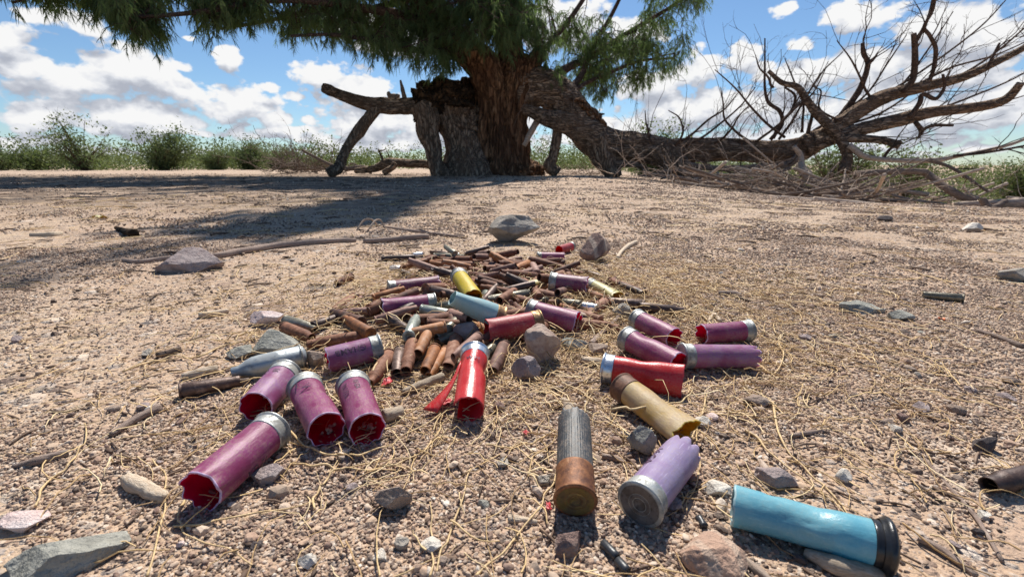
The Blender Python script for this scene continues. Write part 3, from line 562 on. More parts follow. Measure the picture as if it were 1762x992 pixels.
def build_crown():
    rs = np.random.default_rng(33); mbL, mbT = MB(), MB(); cen = []
    tries = 0
    while len(cen) < 450 and tries < 20000:
        tries += 1; x = rs.uniform(-40, 1215) if rs.uniform() < .62 else (rs.uniform(925, 1180) if rs.uniform() < .35 else rs.uniform(185, 640)); yb = bottom(x); y = yb-(34 if x < 930 else 14)-abs(rs.normal())*75 if x > 560 else yb-34-abs(rs.normal())*32
        if x < 165 and rs.uniform() < .6: continue
        if y < -140: continue
        if x < 420: Y = np.interp(x, [0, 420], [4.9, 5.9])+rs.normal()*.25
        elif x < 960: Y = rs.uniform(6.0, 8.6) if rs.uniform() < .75 else rs.uniform(5.6, 6.6)
        else: Y = rs.uniform(7.6, 9.2)
        # leave gaps of sky: patchy in the thin parts
        gap = vn(np.array([[x/40, y/32, 3.3]]), 4)[0]+.5*vn(np.array([[x/17, y/15, 7.3]]), 6)[0]
        if (x < 620 or x > 935) and gap < (-.02 if x < 620 else -.08) and y > -60: continue
        if gap < -.35 and x < 800: continue
        if 760 < x < 935 and y > 62 and Y < 7.7: Y = rs.uniform(7.9, 8.8)
        if 372 < x < 430 and y > 14: continue
        c = np.array(PY(x, y, Y)); a = nearest_up(c, UP); v = c-a; L = np.linalg.norm(v)
        if L > 1.3: a = c-v/L*1.3*np.array([1, 1, 1]); a[2] = max(a[2], c[2])
        cen.append((c, a))
    sprays(cen, mbL, mbT, 22, .095, .0075, rs, nt=11, spread=.24)
    for _ in range(60):       # sprays that hang in front of the fork, partly hiding the leaders
        x = rs.uniform(640, 905); y = rs.uniform(-20, 66) if x > 775 else rs.uniform(20, 105); c = np.array(PY(x, y, rs.uniform(6.3, 7.0))); cen.append((c, c+np.array([rs.uniform(-.3, .3), .4, .35])))
    sprays(cen[-60:], mbL, mbT, 24, .125, .008, rs, nt=11, spread=.24)
    part('crown', mbL, M_leaf, TREE, kind='stuff'); part('branchlets', mbT, M_twigd, TREE, kind='stuff')
    # the crown above and to the left of the frame, which throws the big shade on the ground
    mbL, mbT = MB(), MB(); cen = []
    tries = 0
    while len(cen) < 560 and tries < 12000:
        tries += 1
        x = rs.uniform(-7.5, .9); z = rs.uniform(2.4, 6.6); y = rs.uniform(3.6, 9.5)
        gx = x-.087*z*.78; gy = y-.752*z; u = gx
        lim = -.75-.12*max(0, 2.5-gy)
        if gy < 2.6 or gy > 8.6 or u > lim+(.9 if gy > 5 else 0): continue
        if vn(np.array([[gx*1.1, gy*1.0, 1.7]]), 12)[0] < (-.18 if gy < 3 else -.5): continue
        if gy < 3.2 and vn(np.array([[gx*1.5, gy*3.2, 5.7]]), 15)[0] < .12: continue
        c = np.array([x, y, z]); px_, py_, zc = to_px(c)
        if py_ > -30 and -100 < px_ < 1862: continue
        a = nearest_up(c, UP); v = c-a; L = np.linalg.norm(v)
        if L > .8: a = c-v/L*.8
        cen.append((c, a))
    sprays(cen, mbL, mbT, 20, .21, .022, rs, nt=7, spread=.40)
    # unseen sprays placed to throw the dark tongue of shade that reaches the foreground
    cen = []
    for k in range(200):
        s = rs.uniform()**.8; gx = -.48-.14*s+rs.normal()*.045*(1-.4*s); gy = 3.6*(1-s)+1.15*s; z = 3.0+1.2*s
        if k > 140: gx = rs.uniform(-1.3, -.68); gy = rs.uniform(.55, .95); z = 4.6
        if k > 140 and vn(np.array([[gx*5, gy*7, .5]]), 8)[0] < .62: continue
        cen.append((np.array([gx+.068*z+rs.normal()*.04, gy+.752*z, z+rs.normal()*.15]),)*2)
    cen = [(c, nearest_up(c, UP)) for c, _ in cen]; cen = [(c, c+(a-c)/max(1, np.linalg.norm(a-c)/.22)) for c, a in cen]
    sprays(cen, mbL, mbT, 20, .13, .012, rs, nt=7, spread=.12)
    part('upper_crown', mbL, M_leaf, TREE, kind='stuff'); part('upper_branchlets', mbT, M_twigd, TREE, kind='stuff')
build_crown()
# the two boughs of the fallen limb and its bare branches, each one a part
BR = []
def bare(px, Y, seed, m=M_twigd, sides=12, amp=.08, name='bare_branch'):
    if m is M_twigd and sides == 12: px = [(a, b, r*.8) for a, b, r in px]
    n = len(px); Ys = list(np.linspace(Y[0], Y[1], n)); limb(px, Ys, m, name=name, seed=seed, sides=sides, amp=amp, per=6)
    P = [PY(a, b, y) for (a, b, r), y in zip(px, Ys)]; pp, _ = catmull(P, [1]*n, 6); BR.append((pp, np.interp(np.linspace(0, 1, len(pp)), np.linspace(0, 1, n), [q[2] for q in px])*6.6/F))
bare([(1385, 252, 18), (1415, 236, 15), (1460, 203, 13), (1510, 172, 12), (1550, 158, 10), (1600, 147, 8), (1660, 132, 7), (1712, 108, 6), (1770, 78, 5), (1830, 40, 3)], (6.6, 5.9), 71, M_limb, 30, .09, 'bough')
bare([(1400, 246, 14), (1450, 232, 12), (1500, 218, 11), (1550, 206, 11), (1600, 194, 9), (1650, 188, 8), (1705, 180, 8), (1735, 168, 7), (1756, 143, 5)], (6.5, 5.8), 72, M_limb, 30, .11, 'bough')
bare([(1322, 122, 3), (1345, 142, 4), (1372, 150, 5), (1390, 175, 6), (1405, 195, 7), (1425, 215, 8), (1446, 240, 8), (1458, 268, 8), (1452, 296, 10)], (6.6, 6.2), 73, M_limb, 18)
bare([(1436, 214, 7), (1462, 180, 6.5), (1482, 148, 6), (1493, 112, 5), (1486, 92, 4.5), (1484, 74, 3.5)], (6.6, 6.5), 74)
bare([(1490, 112, 3), (1500, 104, 4), (1508, 96, 2)], (6.5, 6.5), 75)
bare([(1552, 158, 7), (1570, 138, 6), (1574, 108, 6), (1574, 80, 5.5), (1572, 58, 5)], (6.2, 6.1), 76)
bare([(1596, 146, 4), (1606, 120, 4), (1610, 85, 4), (1600, 62, 3.5), (1590, 46, 3), (1604, 20, 3), (1610, -10, 2.5)], (6.2, 6.0), 77)
bare([(1572, 80, 3), (1590, 48, 3), (1602, 14, 3), (1612, -40, 2)], (6.1, 6.1), 78)
bare([(1326, 240, 4), (1345, 215, 4), (1342, 192, 4), (1322, 176, 3.5), (1316, 150, 2.5), (1316, 110, 2), (1316, 66, 1.3)], (6.8, 6.8), 79)
bare([(1330, 238, 4), (1345, 210, 4), (1362, 190, 3), (1368, 165, 2.5), (1350, 150, 2)], (6.8, 6.8), 80)
bare([(1390, 230, 3.5), (1396, 205, 3.5), (1400, 185, 2.5)], (6.6, 6.6), 81)
bare([(1565, 202, 5), (1582, 178, 5), (1588, 162, 4), (1610, 170, 4), (1625, 150, 3), (1622, 128, 2.5)], (6.1, 6.0), 82)
bare([(1698, 118, 3), (1708, 98, 3), (1720, 74, 2)], (5.9, 5.9), 83); bare([(1575, 210, 4), (1585, 224, 5), (1582, 234, 3)], (6.0, 6.0), 84); bare([(1583, 226, 4), (1605, 216, 3.5), (1640, 216, 2.5)], (6.0, 5.9), 85)
bare([(1430, 240, 6), (1470, 238, 7), (1520, 242, 6), (1548, 250, 7)], (6.4, 6.0), 86, M_limb); bare([(1520, 272, 3), (1530, 258, 3), (1540, 250, 3)], (6.1, 6.0), 87)
bare([(1380, 262, 6), (1360, 280, 7), (1340, 285, 6), (1240, 290, 5), (1180, 282, 4)], (6.5, 6.6), 88, M_deadbark)
bare([(1460, 250, 5), (1500, 272, 4), (1600, 276, 4), (1660, 266, 3), (1740, 248, 2.5), (1800, 222, 2)], (6.2, 5.6), 89, M_bleach)
bare([(1640, 268, 3), (1700, 262, 2.5), (1790, 246, 2)], (5.8, 5.5), 90); bare([(1600, 276, 3), (1640, 290, 2.5), (1700, 330, 2)], (5.8, 5.5), 91, M_deadbark)
for k, (x0, y0, x1, y1) in enumerate([(1180, 250, 1300, 150), (1200, 246, 1330, 130), (1160, 250, 1270, 160), (1230, 246, 1290, 180), (1250, 246, 1275, 175), (1290, 244, 1240, 150), (1165, 246, 1150, 190), (1210, 246, 1215, 170),
    (1300, 244, 1420, 120), (1340, 240, 1450, 90), (1360, 236, 1490, 60), (1400, 225, 1560, 60), (1420, 215, 1640, 20), (1460, 200, 1700, 40), (1480, 185, 1740, -10), (1520, 165, 1790, 60), (1540, 160, 1660, 40), (1380, 228, 1350, 100), (1350, 236, 1230, 120), (1400, 190, 1520, 150), (1430, 220, 1620, 120), (1560, 200, 1790, 110), (1600, 190, 1740, 60), (1480, 220, 1400, 150), (1620, 145, 1800, 10), (1660, 130, 1720, 20), (1500, 170, 1440, 70), (1330, 150, 1300, 95), (1090, 240, 1065, 205), (1120, 245, 1110, 190)]):
    if k % 3 == 1: continue
    rs = np.random.default_rng(900+k); mx_, my_ = (x0+x1)/2+rs.normal()*14, (y0+y1)/2+abs(rs.normal())*12; bare([(x0, y0, 2.4), ((x0+mx_)/2, (y0+my_)/2+4, 2.1), (mx_, my_, 1.8), ((x1+mx_)/2+rs.normal()*5, (y1+my_)/2+rs.normal()*5, 1.4), (x1, y1, .7)], (6.7-.3*(x0 > 1400), 6.4+rs.normal()*.3), 100+k, sides=5)
def twig(mb, p, d, L, r, rs, depth=0, grav=-.02):
    n = 6; P = [p]; dd = d/np.linalg.norm(d)
    for _ in range(n): dd = dd+rs.normal(size=3)*.16+np.array([0, 0, -grav*.5]); dd /= np.linalg.norm(dd); P.append(P[-1]+dd*L/n)
    P = np.array(P); mb.add(*tube(P, np.linspace(r, r*.35, n+1), 3 if r < .006 else 5, smoothpath=False, caps=False))
    if depth < 2 and L > .12:
        for _ in range(rs.integers(1, 4)):
            i = rs.integers(1, n); q = rs.normal(size=3)*.7+dd*1.0; twig(mb, P[i], q, L*rs.uniform(.3, .6), r*.55, rs, depth+1, grav)
def build_twigs():
    rs = np.random.default_rng(5); mb = MB()
    for P, R in BR:
        L = np.linalg.norm(np.diff(P, axis=0), axis=1).sum()
        for _ in range(int(2+L*2.0)):
            i = rs.integers(len(P)//5, len(P)-1); t = P[min(i+1, len(P)-1)]-P[i-1]; t /= np.linalg.norm(t)+1e-9
            twig(mb, P[i], t*1.1+np.array([.55, 0, .55])+rs.normal(size=3)*.35, rs.uniform(.2, .95), max(.0035, min(.008, R[i]*.4)), rs)
    for k in range(70):
        x = rs.uniform(1060, 1420); p = np.array(PY(x, np.interp(x, [1060, 1200, 1420], [236, 242, 226]), 6.9+rs.normal()*.1)); twig(mb, p, np.array([rs.normal()*.5+.25, rs.normal()*.3, 1]), rs.uniform(.15, .8), .004, rs)
    part('twigs', mb, M_twigd, TREE, kind='stuff')
    mb = MB()
    for k in range(16):     # hanging rootlets and shreds under the fork
        x = rs.uniform(905, 1000); y = rs.uniform(130, 200); twig(mb, np.array(PY(x, y, 7.05)), np.array([rs.normal()*.1, 0, -1]), rs.uniform(.1, .75), .0045, rs, 1, .05)
    part('hanging_shreds', mb, M_deadbark, TREE, kind='stuff')
build_twigs()
# ================================================================== dead wood on the ground round the tree
def stick_world(P, R, name, m, sides=9, amp=.10, seed=0, twigs=0, rs=None):
    """free stick: mesh in local space about its middle so that it is a thing that can be lifted away"""
    P = np.array([np.array(p, float) for p in P]); c = P.mean(0); c[2] = P[:, 2].min(); d = P[-1]-P[0]; a = math.atan2(d[1], d[0]); ca, sa = math.cos(-a), math.sin(-a); Rm = np.array([[ca, -sa, 0], [sa, ca, 0], [0, 0, 1]])
    Q = (P-c)@Rm.T; mb = MB(); mb.add(*tube(Q, R, sides, 6, amp, 2.2, seed, .3))
    if twigs:
        pp, rr = catmull(Q, R, 5)
        for _ in range(twigs):
            i = rs.integers(len(pp)//4, len(pp)-1); t = pp[i]-pp[i-1]; twig(mb, pp[i], t/np.linalg.norm(t)+rs.normal(size=3)*np.array([.5, .5, .4]), rs.uniform(.15, .5), rr[i]*.45, rs, 1)
    o = mb.build(name, m); o.location = c; o.rotation_euler = (0, 0, a); return o
HEAP = []
def brush():
    rs = np.random.default_rng(77); cnt = 0
    for k in range(150):
        x = rs.choice([rs.uniform(1150, 1500), rs.uniform(1150, 1760), rs.normal(1330, 70)]); Y = rs.uniform(4.9, 7.0) if x > 1250 else rs.uniform(5.6, 7.2)
        wx = (x-881)/F*Y; L = rs.uniform(.35, 1.5); a = rs.normal()*.7+(math.pi if rs.uniform() < .5 else 0); dz = rs.uniform(0, .30)*rs.uniform()*np.interp(x, [1130, 1250, 1480, 1760], [.3, 1.2, 1.2, .35]); r = rs.uniform(.006, .021)*(1.4 if k < 14 else 1)
        n = 4; P = []; bend = rs.normal()*.22; tl = rs.normal()*.28
        for i in range(n):
            s = i/(n-1)-.5; px_, py_ = wx+math.cos(a+bend*s)*L*s, Y+math.sin(a+bend*s)*L*s*.8; P.append([px_, py_, H(px_, py_)+r+dz+max(-dz, tl*s*L)+abs(rs.normal())*.02])
        if min(p[2]-H(p[0], p[1]) for p in P) < 0: continue
        o = stick_world(P, np.linspace(r, r*.5, n), 'dead_branch', M_bleach if rs.uniform() < .6 else M_deadbark, 7, .12, k, int(rs.integers(0, 4)), rs)
        o['category'] = 'dead branch'; q = to_px(o.location); HEAP.append((o, q[0], q[1], ('pale ' if o.data.materials[0] is M_bleach else 'dark ')+('thick' if r > .017 else 'thin')+' dead branch'))
    mb = MB()
    for k in range(260):
        x = rs.choice([rs.uniform(1050, 1770), rs.normal(1350, 110)]); Y = rs.uniform(4.8, 7.3); wx = (x-881)/F*Y; twig(mb, np.array([wx, Y, H(wx, Y)+rs.uniform(.01, .2)]), np.array([rs.normal(), rs.normal()*.5, rs.normal()*.5+.2]), rs.uniform(.15, .6), rs.uniform(.003, .006), rs, 0, .02)
    tag(mb.build('brush_twigs', M_bleach), 'mat of thin bleached twigs filling the brush heap under the limb', 'twigs', kind='stuff')
    mb = MB()
    for k in range(110):
        x = rs.normal(530, 26); Y = rs.uniform(8.2, 9.4); wx = (x-881)/F*Y; twig(mb, np.array([wx, Y, H(wx, Y)+rs.uniform(.01, .15)]), np.array([rs.normal(), rs.normal()*.4, abs(rs.normal())*.45]), rs.uniform(.25, .95), rs.uniform(.004, .010), rs, 0, -.01)
    for k in range(70):
        x = rs.uniform(880, 1040); Y = rs.uniform(7.8, 8.8); wx = (x-881)/F*Y; twig(mb, np.array([wx, Y, H(wx, Y)+.01]), np.array([rs.normal(), rs.normal()*.4, abs(rs.normal())*.3]), rs.uniform(.2, .8), rs.uniform(.003, .006), rs, 0, -.01)
    tag(mb.build('brush_twigs', M_deadbark), 'dark dead twigs heaped behind the tree and left of its propped limb', 'twigs', kind='stuff')
brush()
def far_stick(px, Y, m, label, name='dead_branch', seed=0, tw=0, cat='dead branch', amp=.12):
    P = [PY(a, b, Y if not isinstance(Y, (list, tuple)) else Y[i]) for i, (a, b, r) in enumerate(px)]; R = [r*to_px(p)[2]/F for (a, b, r), p in zip(px, P)]
    o = stick_world(P, R, name, m, 14, amp, seed, tw, np.random.default_rng(seed)); return tag(o, label, cat)
far_stick([(745, 283, 7), (700, 281, 7), (670, 280, 8), (645, 290, 6), (612, 294, 5)], [7.6, 7.7, 7.8, 7.9, 8.0], M_limb, 'thick fallen log lying behind the left props of the tree', 'fallen_log', 201, 2, 'log')
far_stick([(640, 296, 4), (625, 288, 4), (600, 290, 4), (575, 286, 3), (545, 272, 2.5), (520, 258, 2)], 8.2, M_deadbark, 'crooked dead bough rising from the brush left of the propped limb', seed=202, tw=4)
far_stick([(660, 298, 5), (675, 288, 5), (680, 280, 4)], 7.5, M_limb, 'short broken stump of wood leaning on the fallen log', seed=203)
far_stick([(1374, 282, 5), (1382, 296, 7), (1402, 312, 8), (1436, 326, 10)], [5.9, 5.8, 5.7, 5.6], M_bleach, 'thick pale log stub poking out of the middle of the brush heap', 'fallen_log', 204, 0, 'log')
far_stick([(1366, 252, 3.5), (1378, 268, 4), (1380, 286, 5), (1392, 300, 6)], [5.95, 5.95, 5.9, 5.9], M_bleach, 'curved pale branch standing against the fallen limb above the brush heap', seed=205)
far_stick([(1162, 346, 6), (1180, 334, 6), (1196, 322, 5)], [4.9, 5.1, 5.3], M_limb, 'short thick brown stick at the front left end of brush heap', seed=206)
far_stick([(1130, 320, 3), (1150, 329, 3.5), (1180, 333, 4), (1215, 335, 4), (1235, 330, 2)], 5.4, M_bleach, 'pale s-curved branch at the left end of brush heap', seed=207, tw=2)
far_stick([(1470, 300, 6), (1520, 296, 5), (1580, 295, 5), (1596, 300, 6), (1626, 322, 6), (1650, 336, 6), (1680, 346, 5)], [5.6, 5.5, 5.4, 5.4, 5.2, 5.1, 5.0], M_deadbark, 'long dark branch bent like an elbow at right of brush heap', seed=208)
far_stick([(1500, 356, 3), (1560, 364, 4), (1612, 372, 2)], [4.6, 4.4, 4.3], M_deadbark, 'straight dark stick lying in front of the brush heap', seed=209)
far_stick([(1640, 352, 4), (1700, 350, 6), (1765, 348, 8), (1800, 346, 8)], [4.7, 4.6, 4.5, 4.4], M_bleach, 'thick pale branch running out of frame at the right edge', seed=210)
far_stick([(1690, 342, 5), (1700, 356, 5), (1712, 356, 5), (1730, 346, 4)], [4.5, 4.45, 4.45, 4.5], M_deadbark, 'short dark forked stick in front of right edge branch', seed=211)
far_stick([(1180, 340, 4), (1250, 342, 4), (1330, 340, 4), (1400, 345, 4)], [4.9, 4.8, 4.8, 4.7], M_bleach, 'long straight pale branch along the front of brush heap', seed=212)
far_stick([(1400, 342, 4), (1480, 350, 4), (1560, 356, 3.5), (1620, 358, 2.5)], [4.8, 4.7, 4.6, 4.6], M_bleach, 'longest pale branch along the front right of brush heap', seed=213)
# ================================================================== bushes and scrub
def leafset(mb, C0, n, spread, s, rs, flat=.8):
    p = C0+rs.normal(size=(n, 3))*spread; nrm = rs.normal(size=(n, 3)); nrm /= np.linalg.norm(nrm, axis=1, keepdims=True); u = np.cross(nrm, rs.normal(size=(n, 3))); u /= np.linalg.norm(u, axis=1, keepdims=True); v = np.cross(nrm, u)
    ss = s*rs.uniform(.5, 1.3, (n, 1)); V = np.stack([p-u*ss, p+v*ss*.45, p+u*ss, p-v*ss*.45], 1).reshape(-1, 3); mb.add(V, Q=np.arange(n)[:, None]*4+np.array([[0, 1, 2, 3]]))
def bush(px, pytop, pybase, wpx, Y, label, seed, dens=1.0, leafm=None, sparse=.0, name='desert_bush'):
    rs = np.random.default_rng(seed); x = (px-881)/F*Y; z0 = H(x, Y)-.03; top = PY(px, pytop, Y).z; h = top-z0; wd = wpx*Y/F/2
    root = empty(name, (x, Y, z0)); tag(root, label, 'bush'); mbS, mbL = MB(), MB()
    for k in range(int(16*dens)+6):
        a = rs.uniform(0, 6.283); rr = rs.uniform(.15, 1)**.7; e = np.array([math.cos(a)*rr*wd, math.sin(a)*rr*wd*.8, h*rs.uniform(.55, 1)*(1.05-.45*rr**2)]); m1 = e*np.array([.35, .35, .45])+rs.normal(size=3)*.05*h
        pts, R = catmull([[rs.normal()*.05, rs.normal()*.05, 0], m1, e], [.022*h/1.5+.008, .014, .004], 6); mbS.add(*tube(pts, R, 5, smoothpath=False, caps=False))
        for q in range(int(13*dens)):
            i = rs.integers(3, len(pts)); c = pts[i]+rs.normal(size=3)*np.array([.12, .12, .09])*h*.7
            if sparse and rs.uniform() < sparse: twig(mbS, pts[i], rs.normal(size=3)+np.array([0, 0, .8]), .3*h, .004, rs, 1); continue
            mbS.add(*tube([pts[i], (pts[i]+c)/2+[0, 0, .02], c], [.004, .003, .002], 3, smoothpath=False, caps=False)); leafset(mbL, c, 24, .055*h+.02, .020*h+.012, rs)
    for nm, mbx, mm in (('stems', mbS, M_twigd), ('foliage', mbL, leafm or M_bush)):
        o = mbx.build(nm, mm, root, smooth=False)
        if nm == 'foliage': o['kind'] = 'stuff'
bush(170, 200, 295, 110, 15.0, 'dark open bush with bare upright twigs, tallest on the left skyline', 1, .85, sparse=.35)
bush(300, 214, 297, 110, 15.5, 'big rounded olive bush second from left, with short dark trunk', 2, 1.15)
bush(390, 250, 295, 60, 15.0, 'small grey green bush just right of the big rounded bush', 3, .9)
bush(446, 236, 294, 66, 16.0, 'pointed bush with spiky top, left of the tangled brush', 4, 1.0)
bush(30, 238, 292, 60, 17.0, 'low wispy bush at the far left edge', 5, .8, sparse=.2)
bush(495, 255, 294, 56, 17.0, 'low olive bush partly hidden behind dead twigs', 6, .9)
bush(95, 252, 292, 90, 18.0, 'low spreading yellow green bush between the leftmost bushes', 7, 1.3, M_scrub)
bush(1112, 205, 300, 110, 11.0, 'grey green bush rising behind the fallen limb near its arch', 8, 1.0, sparse=.15)
bush(1420, 232, 345, 190, 11.0, 'airy pale bush behind the bare branches of fallen limb', 9, 1.0, M_scrub, sparse=.45)
bush(1540, 240, 345, 170, 11.5, 'wispy twiggy bush behind the lower bough, right of brush heap', 10, .9, M_scrub, sparse=.5)
bush(1740, 272, 335, 110, 14.0, 'bright green bush on the right edge of skyline', 11, 1.2, M_scrub)
bush(560, 268, 296, 60, 17.0, 'low bush seen under the left propped limb', 12, .9, M_scrub)
def scrub():
    rs = np.random.default_rng(10); mb = MB()
    for k in range(2000):
        u = rs.uniform(-1.5, 1.6) if k < 1500 else rs.uniform(.2, 1.6); Y = 17+rs.uniform()**1.6*(75 if k % 3 else 230); x = u*Y; z = H(x, Y); hh = rs.uniform(.35, 1.0)*1.25*(1 if Y < 40 else 1.5)*(1+.6*(Y > 60)); w_ = rs.uniform(.5, 1.3)
        n = int(np.interp(Y, [17, 30, 90], [210, 70, 22])); th = rs.uniform(0, 6.283, n); ph = rs.uniform(0, 1, n); r = rs.uniform(.3, 1, n)
        p = np.stack([x+np.cos(th)*r*w_*np.sqrt(1-ph**2*.8), Y+np.sin(th)*r*w_*.8, z+ph*hh*(1+.25*np.sin(th*3+k))], -1); leafset(mb, p, n, .05, np.interp(Y, [17, 90, 250], [.052, .19, .5]), rs)
    tag(mb.build('desert_scrub', M_scrub, smooth=False), 'low olive green desert scrub stretching along the horizon', 'scrub', kind='stuff')
scrub()
# ================================================================== shotgun shells
PURP = m_hull('purple_plastic', (0.32, 0.08, 0.205), (0.235, 0.032, 0.11), (0.62, 0.015, 0.12), .35, dirt=.25)
PURP2 = m_hull('bleached_purple_plastic', (0.35, 0.17, 0.34), (0.27, 0.065, 0.17), (0.60, 0.02, 0.16), .5, dirt=.25)
PLUM = m_hull('plum_plastic', (0.20, 0.05, 0.13), (0.145, 0.022, 0.07), (0.55, 0.01, 0.10), .3, dirt=.3)
LAV = m_hull('lavender_plastic', (0.42, 0.35, 0.54), (0.35, 0.24, 0.42), (0.40, 0.10, 0.30), .6, rough=.32, dirt=.15)
RED = m_hull('red_plastic', (0.66, 0.040, 0.045), (0.50, 0.018, 0.022), (0.8, 0.02, 0.02), .22, rough=.26, trans=.2, dirt=.08)
REDD = m_hull('dusty_red_plastic', (0.48, 0.055, 0.075), (0.36, 0.020, 0.040), (0.8, 0.01, 0.03), .45, dirt=.3)
PALEB = m_hull('pale_blue_plastic', (0.42, 0.62, 0.64), (0.33, 0.52, 0.56), (0.3, 0.55, 0.6), .5, rough=.4, dirt=.22)
BLUE = m_hull('sky_blue_plastic', (0.24, 0.54, 0.62), (0.14, 0.42, 0.54), (0.15, 0.50, 0.68), .4, rough=.22, dirt=.06)
YEL = m_hull('yellow_plastic', (0.74, 0.58, 0.03), (0.62, 0.46, 0.02), (0.8, 0.5, 0.02), .3, dirt=.25)
PYEL = m_hull('faded_yellow_plastic', (0.66, 0.62, 0.30), (0.52, 0.45, 0.12), (0.7, 0.5, 0.1), .5, trans=.3, dirt=.4)
AMB = m_hull('amber_plastic', (0.56, 0.44, 0.24), (0.52, 0.33, 0.06), (0.8, 0.5, 0.08), .45, rough=.5, trans=.35, dirt=.35)
GREY = m_hull('charcoal_plastic', (0.045, 0.05, 0.056), (0.025, 0.028, 0.032), (0.05, 0.05, 0.05), .22, rough=.5, trans=.02, dirt=.16)
E_PUR = m_plain('pale_torn_edge', (0.62, 0.50, 0.70), .5, .3, (0.7, .3, .6)); E_RED = m_plain('red_torn_edge', (0.62, 0.06, 0.07), .5, .2); E_BLU = m_plain('blue_torn_edge', (0.42, 0.60, 0.62), .5, .3)
E_YEL = m_plain('yellow_torn_edge', (0.68, 0.50, 0.12), .5, .3); E_GRY = m_plain('grey_torn_edge', (0.14, 0.15, 0.16), .5)
I_PUR = m_plain('crimson_inside', (0.36, 0.004, 0.05), .45, .45, (0.9, 0.01, 0.12)); I_RED = m_plain('red_inside', (0.50, 0.012, 0.02), .5, .3, (0.9, .03, .03)); I_BLU = m_plain('blue_inside', (0.26, 0.36, 0.38), .5, .3); I_YEL = m_plain('yellow_inside', (0.60, 0.36, 0.03), .5, .35); I_GRY = m_plain('dark_inside', (0.03, 0.03, 0.03), .6)
INK = m_plain('black_ink', (0.075, 0.025, 0.06), .55, nscale=900, var=.5)
STEEL = m_metal('dull_steel', (0.42, 0.43, 0.42), (0.27, 0.26, 0.23), (0.13, 0.10, 0.08), rough=.5, amt=.6)
STEELB = m_metal('bright_steel', (0.68, 0.71, 0.74), (0.42, 0.44, 0.46), (0.2, 0.18, 0.16), rough=.28, amt=.2)
BRASS = m_metal('tarnished_brass', (0.46, 0.30, 0.14), (0.22, 0.12, 0.06), (0.09, 0.05, 0.03), amt=.7)
RUSTB = m_rust('rusty_head', [(0.30, (0.10, 0.035, 0.016)), (0.45, (0.24, 0.095, 0.035)), (0.58, (0.38, 0.20, 0.10)), (0.72, (0.46, 0.30, 0.19))], .2)
RUSTD = m_rust('dark_rusty_head', [(0.30, (0.05, 0.025, 0.015)), (0.5, (0.14, 0.06, 0.03)), (0.7, (0.26, 0.14, 0.08))], .1)
OLDBR = m_metal('grimy_brass_face', (0.22, 0.155, 0.05), (0.12, 0.075, 0.03), (0.05, 0.035, 0.02), metal=.6, rough=.5, amt=.6)
GRIME = m_metal('grimy_steel_face', (0.15, 0.125, 0.11), (0.085, 0.065, 0.052), (0.03, 0.025, 0.02), metal=.3, rough=.6, amt=.6)
BLKRIM = m_plain('black_plastic_rim', (0.018, 0.018, 0.020), .28, nscale=200)
def frame(A, B, roll=0.0):
    x = (B-A).normalized(); z = Vector((0, 0, 1)); z = (z-x*z.dot(x)).normalized(); y = z.cross(x); M = Matrix((x, y, z)).transposed().to_4x4()
    return Matrix.Translation(A) @ M @ Matrix.Rotation(roll, 4, 'X')
